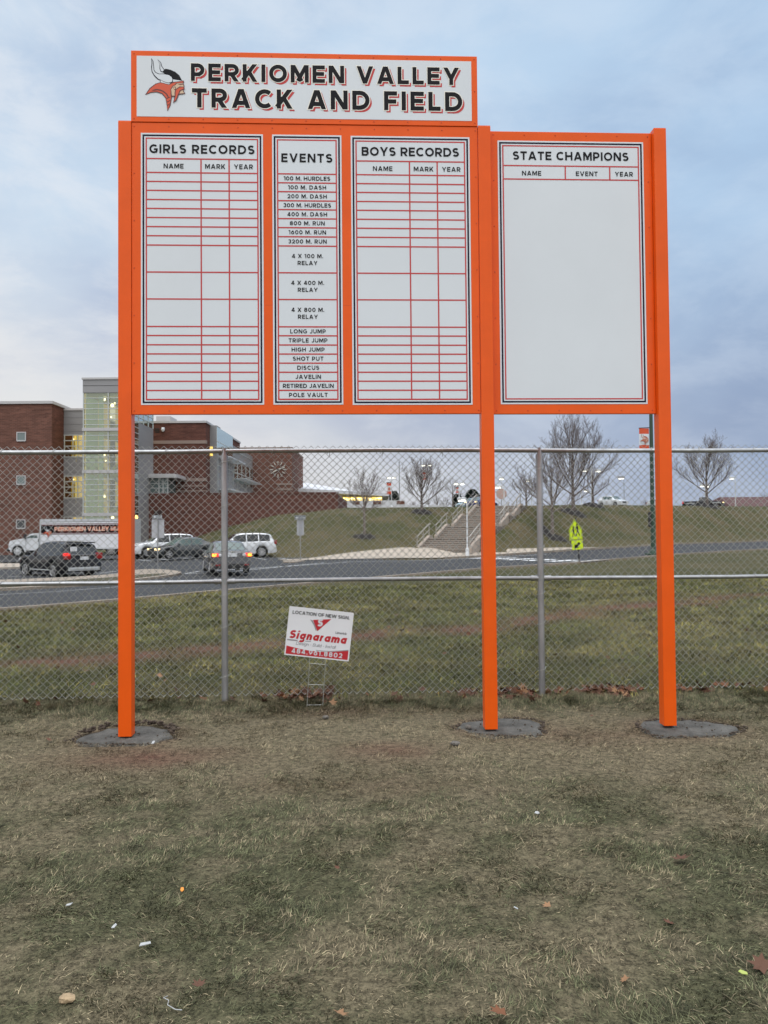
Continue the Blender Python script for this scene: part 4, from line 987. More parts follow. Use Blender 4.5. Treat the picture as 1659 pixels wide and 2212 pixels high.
for zt_, zb_ in rows:
    b = MB()
    for i in range(5): z = zb_ + (zt_ - zb_) * i / 4; bx(b, a0, a1, 77.77, 77.85, z - .045, z + .045)
    for x in (xx(138.5, 77.8), xx(157, 77.8), xx(167, 77.8), xx(178, 77.8)): bx(b, x - .035, x + .035, 77.765, 77.855, zb_ + .046, zt_ - .046)
    f = part(b, 'window', MULL, label='wide yellow lit window in the metal link')
    b = MB(); bx(b, a0, a1, 77.86, 77.89, zb_, zt_); part(b, 'pane', CGLASS, f)
    b = MB(); bx(b, a0 - 3, a1 + 1, 80.3, 80.4, zb_ - .6, zt_ + .3, 0); bx(b, a0 + .2, a0 + .9, 79.4, 79.8, zb_ - .5, zt_ - .35, 1); bx(b, xx(163, 77.8), xx(165, 77.8), 77.8, 79.3, zb_ - .5, zt_, 1)
    for k in range(3): b.sphere((a0 + .5 + .7 * k, 79.2, zt_ - .25 - .1 * k), .10, 8, 5, 2)
    part(b, 'lit_room', [LITY, mat('yellow_curtain', (.5, .40, .06), .8, emit=(.75, .55, .06), es=.45), GLOBE], f)
# glass stair tower
T0, T1 = xx(178, 74.5), xx(283.5, 74.5); TY = 74.5; TB = 81.6; zt3 = zy(820, 230, TY); zg = zy(848, 230, TY)
b = MB(); bx(b, T0, T1, TY - .02, TB, zg, zt3); tower = part(b, 'stair_tower', PANELG, label='tall glass stair tower under a grey metal cap')
b = MB(); bx(b, T0 - .08, T1 + .08, TY - .10, TB, zt3 + .01, zt3 + .2); part(b, 'coping', COPING, tower)
b = MB(); bx(b, T0, T1, TY - .03, TY - .022, zg + (zt3 - zg) * .52, zg + (zt3 - zg) * .55); part(b, 'cap_joint', SCREW if False else DARKM, tower)
zmul = [zy(y, 230, TY) for y in (871, 894, 917, 952, 964, 975, 987, 998, 1035, 1046.5, 1058, 1070, 1082, 1094, 1130, 1145)]
zmul += [zy(y, 230, TY) for y in (859.5, 882.5, 905.5, 940)]
b = MB()
for z in zmul: bx(b, T0 + .02, T1, TY + .02, TY + .10, z - .032, z + .032)
for x in (T0 + .05, xx(233, TY), T1 - .05): bx(b, x - .04, x + .04, TY + .0, TY + .12, -.4, zg)
part(b, 'mullions', MULL, tower)
zband = [zy(y, 230, TY) for y in (927.5, 1018.5, 1111)]
b = MB()
for z in zband: bx(b, T0 - .03, T1 + .02, TY - .09, TY + .14, z - .15, z + .15)
part(b, 'spandrel_bands', COPING, tower)
b = MB(); bx(b, T0 + .02, T1 - .02, TY + .125, TY + .135, -.4, zg); part(b, 'glass_wall', CGLASS, tower)
b = MB()
for z in zband + [zg]: bx(b, T0 + .1, T1 - .15, TY + .5, TB - .5, z - .2, z + .02, 0)
part(b, 'floor_slabs', SLABM, tower)
b = MB(); bx(b, T0 + .9, T1 - .15, TB - .6, TB - .5, -.4, zg, 0); bx(b, T0 + .02, T0 + .12, TY + .4, TB, -.4, zg, 0)
part(b, 'lit_interior', LITC, tower)
b = MB(); bx(b, xx(206, TY), xx(215, TY), TY + .8, TY + 1.1, -.4, zg, 0)
bx(b, T0 + .15, T0 + .2, TY + .4, TY + 3.5, -.4, zg, 0)
part(b, 'column', LITT, tower)
b = MB()
for x, y in ((224.7, 860.5 + 51), (254, 936 - 0)): pass
for x, y, r_ in ((224.6, 862.5, .17), (242.6, 875.5, .17), (225, 981, .17), (225, 1072, .16), (243.5, 1118.5, .16), (248, 871, .10), (236, 852, .10), (240, 901, .08), (228, 995, .08)):
    q = at(x, y, TY + 1.3); b.sphere(tuple(q), r_, 10, 6)
part(b, 'globe_lamps', GLOBE, tower)
b = MB()      # stair flights seen through the glass
for z0_, z1_ in zip(zband[::-1], zband[::-1][1:] + [zg]):
    hh = z1_ - z0_
    for s_, (ya, yb) in enumerate(((TY + 2.2, TY + 3.3), (TY + 3.6, TY + 4.8))):
        xa, xb = (T0 + 1.3, T1 - .5) if s_ == 0 else (T1 - .5, T0 + 1.3)
        za, zb_ = z0_ + hh * .5 * s_, z0_ + hh * .5 * (s_ + 1)
        b.add([(xa, ya, za), (xb, ya, zb_), (xb, ya, zb_ - .3), (xa, ya, za - .3), (xa, yb, za), (xb, yb, zb_), (xb, yb, zb_ - .3), (xa, yb, za - .3)], [(0, 1, 2, 3), (4, 7, 6, 5), (0, 4, 5, 1), (3, 2, 6, 7)])
part(b, 'stair_flights', SLABM, tower)
# tower side: glazing near the corner, grey panel, clerestory glazing on top
b = MB(); bx(b, T1 - .06, T1 + .0, TY + 2.2, TB, -.4, zt3 - 3.9); part(b, 'side_panel', PANELG, tower)
b = MB(); bx(b, T1 - .05, T1 - .01, TY + .15, TY + 2.19, -.4, zt3 - 1.4); bx(b, T1 - .05, T1 - .01, TY + 2.2, TB, zt3 - 3.89, zt3 - 1.4); part(b, 'side_glass', SGLASS, tower)
b = MB()
for i in range(28): z = -.2 + .56 * i; bx(b, T1 - .01, T1 + .04, TY + .12, TY + 2.19 if z < zt3 - 3.9 else TB, z - .03, z + .03)
for k in range(4): y_ = TY + 2.2 + k * 1.6; bx(b, T1 - .012, T1 + .045, y_ - .04, y_ + .04, zt3 - 3.9, zt3 - 1.4)
part(b, 'side_mullions', MULL, tower)
q = at(288.5, 1117, 75.5); b = MB(); b.sphere((T1 + .15, 75.6, q.z), (.14, .14, .22)); part(b, 'wall_lamp', mat('lit_orange_lamp', (.8, .5, .2), .4, emit=(1, .55, .12), es=4), tower)
# middle brick wing
m0, m1 = xx(326, 84), xx(444.5, 84); zt4 = zy(914, 390, 84)
b = MB(); bx(b, m0, m1, 84, 104, 2, zt4); mid = part(b, 'brick_wing', BRICKD, label='middle brick wing with stone bands above the retaining wall')
b = MB(); bx(b, m0, m1 + .12, 83.88, 104, zt4 + .01, zt4 + .24); part(b, 'coping', COPING, mid)
b = MB()
for y, h_ in ((955, .36), (1036.5, .34), (1050, .16), (1060.5, .16)): z = zy(y, 390, 84); bx(b, m0, m1 + .05, 83.95, 84.5, z - h_ / 2, z + h_ / 2)
part(b, 'stone_bands', BAND, mid)
b = MB()
for k in range(3): z = zy(926.5 + k * 3.4, 342, 84); bx(b, xx(334, 84), xx(344, 84), 83.96, 84.2, z - .05, z + .05)
part(b, 'wall_vent', DARKM, mid)
q = at(352, 928, 83.8); b = MB(); b.sphere(tuple(q), (.2, .2, .26)); b.box((q.x, q.y + .1, q.z + .1), (.3, .2, .3)); part(b, 'flood_lamp', WHITEPAINT, mid)
b = MB()
x0, x1 = xx(319.5, 82.0), xx(329.5, 82.0)
for ya, yb in ((952, 969), (974, 993), (998, 1017)):
    bx(b, x0, x1, 82.2, 82.26, zy(yb, 325, 82), zy(ya, 325, 82))
part(b, 'narrow_windows', DWIN, mid)
b = MB(); bx(b, xx(337, 96), xx(368, 96), 96, 99, zt4, zy(899, 350, 96)); part(b, 'roof_housing', COPING)
# bay with a canopy on the retaining wall
B0, B1 = xx(319.5, 80.6), xx(362, 80.6); zb0, zb1 = zy(1065, 340, 80.6), zy(1034, 340, 80.6)
b = MB(); bx(b, B0, B1, 80.6, 83.9, zb0 - .25, zb0); bx(b, B0 - .3, B1 + 1.1, 79.9, 83.9, zb1 + .05, zb1 + .34); bx(b, B0 - .2, B1 + .9, 80.05, 83.9, zb1 + .34, zb1 + .47); bay = part(b, 'bay_window', COPING, label='glazed bay under a flat projecting canopy')
b = MB(); bx(b, B0 + .02, B1 - .02, 80.68, 80.7, zb0, zb1 + .04); bx(b, B1 - .05, B1 - .03, 80.7, 83.8, zb0, zb1 + .04); part(b, 'pane', GREENW, bay)
b = MB()
for x in (B0, xx(343, 80.6), xx(352, 80.6), B1): bx(b, x - .05, x + .05, 80.6, 80.72, zb0, zb1 + .04)
for f_ in (.35, .68): z = zb0 + (zb1 - zb0) * f_; bx(b, B0 + .06, B1 - .06, 80.62, 80.675, z - .03, z + .03)
part(b, 'mullions', MULL, bay)
# metal wing receding behind, with sun shades
RX = xx(449, 86); zr = zy(919, 455, 86)
b = MB(); bx(b, RX - .1, RX + 1.0, 86, 88, 2, zr); bx(b, RX + .4, RX + 1.0, 88, 109.5, 2, zr - 1.2); bx(b, RX - .5, RX + .4, 88, 109.5, 2, zr - 1.4); mw = part(b, 'metal_wing', PANELG, label='grey metal clad wing running back towards the clock wall')
b = MB(); bx(b, RX + 1.005, RX + 1.03, 86.05, 95, zr - 3.2, zr - .15); bx(b, RX + 1.005, RX + 1.03, 96, 109, 8.0, 10.6); bx(b, RX + 1.005, RX + 1.03, 86.4, 109, 3.6, 6.2); part(b, 'side_glass', SGLASS, mw)
b = MB()
for y_ in (86.4, 88.6, 90.8, 93, 95.2, 98, 101, 104, 107): bx(b, RX + 1.03, RX + 1.07, y_ - .05, y_ + .05, 3.6, 10.6)
for z in (4.9, 9.2, 11.9): bx(b, RX + 1.031, RX + 1.06, 86.2, 109, z - .04, z + .04)
part(b, 'mullions', MULL, mw)
b = MB(); bx(b, RX + .05, RX + .55, 85.96, 85.99, zy(985, 452, 86), zy(965, 452, 86)); part(b, 'lit_window', LITY, mw)
for z, y0_, y1_ in ((zr - 3.5, 86.6, 96), (zr - 5.3, 96.5, 109), (6.5, 87, 98), (6.4, 98.3, 109)):
    b = MB()
    for k in range(6): bx(b, RX + 1.08 + .22 * k, RX + 1.2 + .22 * k, y0_, y1_, z - .02, z + .02)
    for y_ in np.linspace(y0_ + .1, y1_ - .1, 5): bx(b, RX + 1.08, RX + 2.35, y_ - .04, y_ + .04, z + .021, z + .10)
    bx(b, RX + 2.36, RX + 2.42, y0_, y1_, z - .06, z + .12); part(b, 'sun_shade', STEELW, mw)
# clock wall
H0, H1 = xx(497, 110), xx(631, 110); zh = zy(969.5, 560, 110)
b = MB(); bx(b, H0, H1, 110, 125, 2, zh); hall = part(b, 'clock_hall', BRICK, label='tall plain brick hall with a clock of white bars')
b = MB(); bx(b, H0 - .1, H1 + .12, 109.88, 125, zh + .01, zh + .2); part(b, 'coping', BAND, hall)
b = MB()
for y in (1045.8, 1057, 1065.5): z = zy(y, 615, 110); bx(b, xx(598, 110), H1 + .05, 109.95, 110.5, z - .13, z + .13)
part(b, 'stone_bands', BAND, hall)
cc = at(600.5, 1014, 109.9); b = MB(); rc = 17.5 / FPX * 110
for i in range(12):
    M_ = Matrix.Rotation(-R(30 * i), 3, 'Y'); k = Vector((0, 0, 1)); p0 = M_ @ (k * (rc - .22))
    b.box(cc + p0, (.12, .08, .50), 0, M_)
b2 = MB()
for ang, ln, wd_ in ((-118, .75, .2), (72, 1.0, .16)):
    M_ = Matrix.Rotation(R(ang), 3, 'Y'); b2.box(cc + M_ @ Vector((0, -.03, ln * .42)), (wd_, .06, ln * 1.15), 0, M_)
WCL = mat('white_clock_bar', (.50, .475, .42), .6)
clk = part(b, 'clock', WCL); part(b2, 'clock_hands', WCL, clk)

# retaining wall
r0, r1 = xx(318, 80), xx(730, 80); zw = zy(1067.5, 520, 80)
b = MB(); bx(b, r0, r1, 80, 80.5, -1, zw); bx(b, r1 - .5, r1, 80.5, 100, -1, zw); bx(b, r0 - 1.9, r0, 80.2, 80.5, -1, 3.2)
RW = b.build('retaining_wall', BRICKD); tag(RW, 'long dark brick retaining wall rising above the slope beside the school', 'wall')
b = MB(); bx(b, r0, r1 + .05, 79.94, 80.56, zw + .003, zw + .14); b.build('wall_coping', BRICKD, RW)
b = MB()
for k in range(3): z = zy(1104 + 3 * k, 340, 80); bx(b, xx(332, 80), xx(350, 80), 79.96, 80.1, z - .04, z + .04)
b.build('wall_vent', DARKM, RW)
# bed of earth behind the wall top so nothing is hollow
# low entrance building with a glowing window band
d = 120; e0, e1 = xx(625, d), xx(839.5, d)
LB = thing('entrance_hall', 'low school entrance hall with a sloping white roof and glowing windows', 'building', (-8, d, 4.2))
zl, zrr = zy(1053, 633, d), zy(1069.5, 839, d); zs0, zs1 = zy(1062, 633, d), zy(1073, 839, d)
b = MB(); b.add([(e0, d - 2, zs0 + .5), (e1, d - 2, zs1 + .45), (e1, d + 16, zrr + .5), (e0, d + 16, zl + 1.9), (e0, d - 2, zs0), (e1, d - 2, zs1), (e1, d + 16, zs1), (e0, d + 16, zs0)], [(0, 1, 2, 3), (4, 7, 6, 5), (0, 4, 5, 1), (1, 5, 6, 2), (2, 6, 7, 3), (3, 7, 4, 0)])
part(b, 'roof', ROOFW, LB)
b = MB(); bx(b, e0, e1 - 1.5, d + .9, d + 12, 4, zs1 - .02); b.add([(e0, d + .5, zs1 - .4), (e1 - 1.5, d + .5, zs1 - .5), (e1 - 1.5, d + .5, zs1 - .02), (e0, d + .5, zs0 - .03)], [(0, 1, 2, 3)]); part(b, 'wall', CREAMW, LB)
w0, w1 = xx(700, d), xx(826, d); z0_, z1_ = zy(1082, 760, d), zy(1069, 740, d)
b = MB(); bx(b, w0, w1, d + .42, d + .46, z0_, z1_ - .35); wn = part(b, 'window_band', LITY, LB)
b = MB(); rr_ = random.Random(5)
for i in range(46):
    x = rr_.uniform(w0 + .2, w1 - .3); z = rr_.uniform(z0_ + .15, z1_ - .5); b.box((x, d + .38, z), (rr_.uniform(.2, .75), .05, rr_.uniform(.08, .2)))
part(b, 'ceiling_lights', mat('lit_pale_yellow_fitting', (.9, .85, .5), .4, emit=(1, .95, .55), es=1.5), wn)
b = MB()
for i in range(12): x = w0 + (w1 - w0) * i / 11; bx(b, x - .05, x + .05, d + .28, d + .35, z0_, z1_ - .3)
part(b, 'mullions', CREAMW, wn)
z2_ = zy(1097, 760, d - 4)
PWL = thing('parapet_wall', 'white low parapet wall with brick coloured squares before the entrance hall', 'wall', (-4, d - 4, 4.2))
b = MB(); dd = d - 4; zpt = zy(1081.5, 760, dd); zp2 = zy(1091, 900, dd)
bx(b, xx(690, dd), xx(875, dd), dd, dd + .4, 3.4, zpt); bx(b, xx(875, dd), xx(961, dd), dd, dd + .4, 3.4, zp2); b2 = MB()
for xa, xb in ((718, 731), (762, 777), (806, 823), (857, 874)): bx(b2, xx(xa, dd), xx(xb, dd), dd - .04, dd + .1, zy(1090, 760, dd), zy(1083, 760, dd))
for xa, xb in ((953, 956), (960, 963)): bx(b, xx(xa, dd), xx(xb, dd), dd - .3, dd - .02, 3.4, zp2 + .5)
o = part(b, 'wall', ROOFW, PWL); part(b2, 'brick_squares', BRICK, PWL)
# barn like building on the right
d = 150; BN = thing('low_hall', 'long low building with a dark red brown roof beyond the hill crest', 'building', (xx(1640, d), d, 4.4))
xa, xb = xx(1578, d), xx(1800, d); zr0, zr1 = zy(1094, 1600, d), zy(1073.5, 1600, d)
b = MB(); b.add([(xa, d, zr0), (xb, d, zr0), (xb, d + 8, zr1 + .3), (xa + 1.3, d + 8, zr1 + .3), (xa, d + 16, zr0), (xb, d + 16, zr0)], [(0, 1, 2, 3), (3, 2, 5, 4), (0, 3, 4)])
part(b, 'roof', mat('red_brown_roof', (.085, .036, .034), .8, var=.2, vsc=.6, stretch=(4, .4, .4)), BN)
b = MB(); bx(b, xa + .5, xb, d + .5, d + 15, 3, zr0 - .01); part(b, 'wall', BRICKD, BN)
# ------------------------------------------------------------------ vehicles
def interp(pts, x): return float(np.interp(x, [p[0] for p in pts], [p[1] for p in pts]))
def vehicle(name, label, cat, pos, heading, spec, paint, group=None):
    """local frame: +x forward, origin on the ground amidships"""
    hx, hy = heading; rz = math.atan2(hy, hx); t = thing(name, label, cat, pos, rz, group)
    L, Wd, wb, wr, wx = spec['L'], spec['W'], spec['wb'], spec['wr'], spec['wx']      # wx: front overhang
    top, belt = spec['top'], spec['belt']                                             # polylines of (distance from front, z)
    win = spec['win']                                                                 # side windows as (from, to) from the front
    ws, rs = spec['ws'], spec['rs']                                                   # windshield and rear glass x ranges
    gc = spec.get('gc', .24); wxs = [wx, wx + wb]
    xs = set(np.linspace(0, L, 46)) | {p[0] for p in top} | {p[0] for p in belt} | set(sum(win, ())) | set(ws) | set(rs)
    for c in wxs: xs |= {c + wr * 1.17 * math.cos(a) for a in np.linspace(0, math.pi, 13)}
    xs = sorted(x for x in xs if 0 <= x <= L); xs = [x for i, x in enumerate(xs) if i == 0 or x - xs[i - 1] > .004]
    body = MB(); gl = {}; hw = Wd / 2
    def sect(x):
        zt = interp(top, x); zb = min(interp(belt, x), zt); zlow = gc + .06 * max(0, 1 - x / .5) + .06 * max(0, 1 - (L - x) / .5)
        for c in wxs:
            q = (wr * 1.17) ** 2 - (x - c) ** 2
            if q > 0: zlow = max(zlow, wr + math.sqrt(q))
        zlow = min(zlow, zb - .06)
        e = min(x, L - x); pl = 1 - .20 * max(0, 1 - x / .75) ** 2.2 - .12 * max(0, 1 - (L - x) / .5) ** 2
        w_ = hw * pl; g = zt - zb; th = min(1, g / .25) if g > 0 else 0
        wtop = w_ * (.93 - .17 * th)
        h = zb - zlow
        pts = [(w_ * .94, zlow), (w_ * .985, zlow + h * .22), (w_, zlow + h * .55), (w_ * .985, zlow + h * .86), (w_ * .93, zb)]
        pts += [(wtop * 1.0, zb + g * .86 if g > .02 else zb + .001), (wtop * .86, zt - .004 if g > .02 else zt + .004), (wtop * .45, zt + .018 * (1 if g > .02 else .6)), (0, zt + .025 * (1 if g > .02 else .6))]
        return pts
    SEC = [sect(x) for x in xs]; n = len(SEC[0])
    for i in range(len(xs) - 1):
        xm = (xs[i] + xs[i + 1]) / 2
        for sgn in (1, -1):
            for k in range(n - 1):
                q = [(L / 2 - xs[i], sgn * SEC[i][k][0], SEC[i][k][1]), (L / 2 - xs[i + 1], sgn * SEC[i + 1][k][0], SEC[i + 1][k][1]), (L / 2 - xs[i + 1], sgn * SEC[i + 1][k + 1][0], SEC[i + 1][k + 1][1]), (L / 2 - xs[i], sgn * SEC[i][k + 1][0], SEC[i][k + 1][1])]
                if sgn < 0: q = q[::-1]
                tgt = None
                if k == 4:
                    for wi_, (a, c) in enumerate(win):
                        if a <= xm <= c: tgt = ('side_window', sgn, wi_)
                if k in (6, 7) or (k == 5 and False):
                    if ws[0] <= xm <= ws[1]: tgt = ('windshield',)
                    elif rs[0] <= xm <= rs[1]: tgt = ('rear_window',)
                if tgt: gl.setdefault(tgt, MB()).add(q, [(0, 1, 2, 3)], 0, True)
                else: body.add(q, [(0, 1, 2, 3)], 0, True)
    for i, s_ in ((0, 1), (-1, -1)):
        x = L / 2 - xs[i]; pr = [(p[0], p[1]) for p in SEC[i]]
        poly = [(x, p[0], p[1]) for p in pr] + [(x, -p[0], p[1]) for p in pr[::-1][1:]]
        body.add(poly[::s_], [tuple(range(len(poly)))], 0)
    # merge doubles for smooth shading
    bm = bmesh.new(); vs = [bm.verts.new(v) for v in body.v]
    for f in body.f: 
        try: bm.faces.new([vs[i] for i in f])
        except ValueError: pass
    bmesh.ops.remove_doubles(bm, verts=bm.verts, dist=.001); bm.normal_update()
    me = bpy.data.meshes.new('body'); bm.to_mesh(me); bm.free(); me.materials.append(paint)
    me.polygons.foreach_set('use_smooth', [True] * len(me.polygons)); me.set_sharp_from_angle(angle=R(32))
    bo = bpy.data.objects.new('body', me); COL.objects.link(bo); bo.parent = t; WM[bo.name] = WM[t.name]
    gm = spec.get('glass', GLASSD)
    for key, g in gl.items():
        o = g.build(key[0], gm if key[0] != 'windshield' else spec.get('wsglass', gm), t)
    ub = MB(); ub.box((0, 0, gc + .16), (L * .86, Wd * .7, .22)); ub.build('underbody', BLACKR, t)
    for c in wxs:
        for sgn in (1, -1):
            x = L / 2 - c; y = sgn * (hw - .125)
            w_ = MB(); w_.tube([(x, y - .10, wr), (x, y - .09, wr), (x, y + .09, wr), (x, y + .10, wr)], [wr * .93, wr, wr, wr * .93], 22); wo = w_.build('wheel', BLACKR, t)
            rm = MB(); yo = y + sgn * .097; rr = wr * .68
            rm.tube([(x, yo - sgn * .03, wr), (x, yo + sgn * .004, wr)], [rr, rr], 20, 1)
            for k in range(spec.get('spokes', 5)):
                a = 2 * math.pi * k / spec.get('spokes', 5) + .3
                M_ = Matrix.Rotation(a, 3, 'Y'); rm.box(Vector((x, yo + sgn * .010, wr)) + M_ @ Vector((0, 0, rr * .52)), (rr * .24, .02, rr * .95), 0, M_)
            rm.tube([(x, yo + sgn * .004, wr), (x, yo + sgn * .024, wr)], [rr * .24, rr * .2], 10, 0)
            ringp = [(x + rr * .95 * math.cos(q), yo + sgn * .008, wr + rr * .95 * math.sin(q)) for q in np.linspace(0, 2 * math.pi, 21)]; rm.tube(ringp, rr * .07, 5, 0, False)
            rm.build('rim', [ALLOY, DARKM], wo)
    def add(nm, m, *boxes, bev=.02, parent=t):
        q = MB()
        for c, d_ in boxes: q.box(c, d_, 0, None, bev)
        return q.build(nm, m, parent)
    F_, B_ = L / 2, -L / 2
    for sgn in (1, -1):
        hz = spec['hl']; add('headlight', spec.get('hlm', CLEARL), ((F_ - .17, sgn * hw * .70, hz), (.30, .36, .13)), bev=.05)
        tzv = spec['tl']; add('tail_light', spec.get('tlm', REDOFF), ((B_ + .10, sgn * hw * .80, tzv), (.22, .30, spec.get('tlh', .2))), bev=.05)
        add('mirror', paint if spec.get('mirp', 1) else DARKM, ((F_ - spec['mir'], sgn * (hw + .09), interp(belt, spec['mir']) + .08), (.13, .20, .15)), bev=.04)
        for dx_ in spec.get('handles', ()): add('door_handle', spec.get('hm', paint), ((F_ - dx_, sgn * hw * .985, interp(belt, dx_) - .13), (.2, .045, .035)), bev=.01)
    add('licence_plate', WHITEPAINT, ((B_ - .012, 0, spec['pl']), (.02, .42, .16)), bev=.004)
    add('grille', DARKM, ((F_ - .02, 0, spec['hl'] - .06), (.06, Wd * .42, .24)), ((F_ - .03, 0, gc + .16), (.06, Wd * .6, .16)))
    add('rear_bumper', spec.get('bm', DARKM), ((B_ + .03, 0, gc + .20), (.09, Wd * .80, .18)), bev=.03)
    lines = MB()                                  # door seams
    for dx_ in spec.get('seams', ()):
        for sgn in (1, -1): lines.box((F_ - dx_, sgn * (hw * .992), (gc + interp(belt, dx_)) / 2 + .05), (.014, .012, interp(belt, dx_) - gc - .25))
    if lines.v: lines.build('door_seams', BLACKR, t)
    t['spec'] = 0; del t['spec']
    return t, add
SUV = dict(L=4.95, W=2.0, wb=2.86, wr=.385, wx=.95, gc=.27, hl=.88, tl=1.08, tlh=.3, pl=.98, mir=1.62, handles=(2.3, 3.25), seams=(1.7, 2.72, 3.6),
           top=[(0, .72), (.12, .92), (.5, 1.05), (1.25, 1.16), (1.42, 1.19), (2.02, 1.66), (2.5, 1.745), (3.6, 1.76), (4.35, 1.70), (4.55, 1.62), (4.80, 1.14), (4.88, .95), (4.95, .55)],
           belt=[(0, .70), (.12, .9), (.5, 1.03), (1.3, 1.10), (4.7, 1.17), (4.85, .97), (4.95, .55)],
           win=[(1.75, 2.66), (2.74, 3.55), (3.63, 4.42)], ws=(1.43, 2.0), rs=(4.56, 4.79), glass=GLASSD)
SEDAN = dict(L=4.56, W=1.76, wb=2.62, wr=.315, wx=.92, gc=.19, hl=.66, tl=.86, tlh=.17, pl=.86, mir=1.55, handles=(2.2, 3.05), seams=(1.6, 2.55, 3.3),
             top=[(0, .55), (.1, .68), (.5, .80), (1.05, .90), (1.2, .93), (1.95, 1.40), (2.4, 1.46), (3.0, 1.44), (3.3, 1.38), (3.95, 1.06), (4.35, 1.02), (4.48, .92), (4.56, .5)],
             belt=[(0, .53), (.1, .66), (.5, .78), (1.1, .87), (3.9, 1.0), (4.4, .98), (4.5, .88), (4.56, .5)],
             win=[(1.62, 2.5), (2.58, 3.32)], ws=(1.22, 1.93), rs=(3.32, 3.93), glass=GLASSC)
PB = mat('black_blue_car_paint', (.006, .0065, .009), .25, coat=.2, spec=.3)
PG = mat('charcoal_car_paint', (.045, .045, .050), .25, .3, coat=1.)
PG2 = mat('slate_car_paint', (.036, .042, .046), .25, .3, coat=1.)
PW_ = mat('white_car_paint', (.66, .68, .70), .25, coat=1.)
def dirs(x, ax_, aw):        # heading from parts across (+ right) and away along the bearing of column x
    u = (x - CX) / FPX; k = math.hypot(u, 1); v = (u / k, 1 / k); p_ = (v[1], -v[0]); return (p_[0] * ax_ + v[0] * aw, p_[1] * ax_ + v[1] * aw)
def ground_at(x, y, d): q = at(x, y, d); return (q.x, q.y, q.z)
# dark blue black family car at the kerb
s = dict(SUV); s.update(mirp=1, bm=STEELW)
t, add = vehicle('parked_car', 'black family car with one glowing red tail light behind the left island', 'car', ground_at(127, 1246.5, 38.3), dirs(127, -.45, .89), s, PB)
L = 4.95
add('roof_rails', STEELW, ((-.55, .72, 1.80), (2.2, .045, .035)), ((-.55, -.72, 1.80), (2.2, .045, .035)), bev=.01)
add('tailgate_trim', CHROME, ((-L / 2 + .02, 0, 1.145), (.03, 1.25, .05)), bev=.008)
add('skid_plate', STEELW, ((-L / 2 - .02, 0, .50), (.05, 1.35, .10)), bev=.01)
o = add('tail_lamp_glow', REDL, ((-L / 2 + .11, .83, 1.16), (.26, .26, .16)), bev=.05); o['label'] = 'glowing red left tail light'
add('window_sticker', WHITEPAINT, ((-L / 2 + .215, .42, 1.42), (.01, .34, .22)), bev=.004)
add('side_trim', STEELW, ((0, .985, .42), (2.0, .03, .05)), ((0, -.985, .42), (2.0, .03, .05)), bev=.008)
add('spoiler', PB, ((-L / 2 + .36, 0, 1.72), (.28, 1.35, .05)), bev=.02)
# charcoal saloon with its lights on
s = dict(SEDAN); s.update(tlm=REDL, glass=GLASSC)
t, add = vehicle('parked_car', 'charcoal saloon seen from behind with red and amber lights on', 'car', ground_at(487, 1236, 35.8), dirs(487, -.13, .99), s, PG)
L = 4.56
for sg in (1, -1): add('turn_signal', AMBER, ((-L / 2 + .075, sg * .76, .86), (.2, .2, .14)), bev=.04)
for sg in (1, -1): add('reversing_lens', CLEARL, ((-L / 2 + .035, sg * .52, .85), (.12, .15, .13)), bev=.04)
add('boot_badge', CHROME, ((-L / 2 + .0, 0, 1.0), (.03, .14, .07)), bev=.01)
add('bumper_reflectors', REDOFF, ((-L / 2 + .02, .62, .42), (.1, .2, .06)), ((-L / 2 + .02, -.62, .42), (.1, .2, .06)), bev=.01)
# white family car, side on, right of the fence post
s = dict(SUV); s.update(L=4.94, spokes=9, hm=CHROME)
vehicle('parked_car', 'white family car parked side on, farther right of the two white ones', 'car', ground_at(520, 1203.5, 56.3), dirs(520, -.96, -.22), s, PW_)
s = dict(SEDAN); s.update(hlm=WARML)
vehicle('parked_car', 'slate grey saloon with one bright headlight parked between two white cars', 'car', ground_at(396, 1206, 53.2), dirs(396, -.9, -.40), s, PG2)
s = dict(SUV); s.update(L=4.97, spokes=12)
vehicle('parked_car', 'white family car half hidden behind the leftmost orange post and a grey saloon', 'car', ground_at(352, 1203, 58.5), dirs(352, -.93, -.34), s, PW_)
# cars up on the crest road
HATCH = dict(SEDAN); HATCH.update(L=4.1, W=1.74, wb=2.5, wx=.85, tl=.95, pl=.8,
             top=[(0, .6), (.1, .78), (.5, .92), (.95, 1.0), (1.1, 1.04), (1.75, 1.46), (2.2, 1.53), (3.3, 1.50), (3.6, 1.42), (3.95, 1.0), (4.1, .55)],
             belt=[(0, .58), (.1, .76), (.5, .9), (1.0, .97), (3.85, 1.08), (4.0, .9), (4.1, .55)], win=[(1.5, 2.35), (2.43, 3.2)], ws=(1.12, 1.73), rs=(3.62, 3.93), seams=(1.45, 2.4), handles=(2.1, 3.0), mir=1.4)
vehicle('parked_car', 'white hatchback on the hill crest road, facing right', 'car', ground_at(1324, 1095.5, 104), dirs(1324, .72, -.69), HATCH, PW_)
s = dict(HATCH); vehicle('parked_car', 'pale blue car half hidden by the crest beside the stairs', 'car', ground_at(1019, 1103.5, 92), dirs(1019, -.7, -.7), s, mat('pale_blue_car_paint', (.30, .42, .46), .25, coat=1.))
s = dict(SEDAN); s.update(tlm=WARML); vehicle('parked_car', 'navy blue car with one bright light on the crest behind the stairs', 'car', ground_at(1042, 1101, 90), dirs(1042, .6, .8), s, mat('navy_car_paint', (.02, .022, .10), .25, coat=1.))
s = dict(HATCH); s.update(hlm=WARML); vehicle('parked_car', 'white car almost hidden behind the green lamp post on the crest', 'car', ground_at(1423, 1100, 112), dirs(1423, .5, -.86), s, PW_)
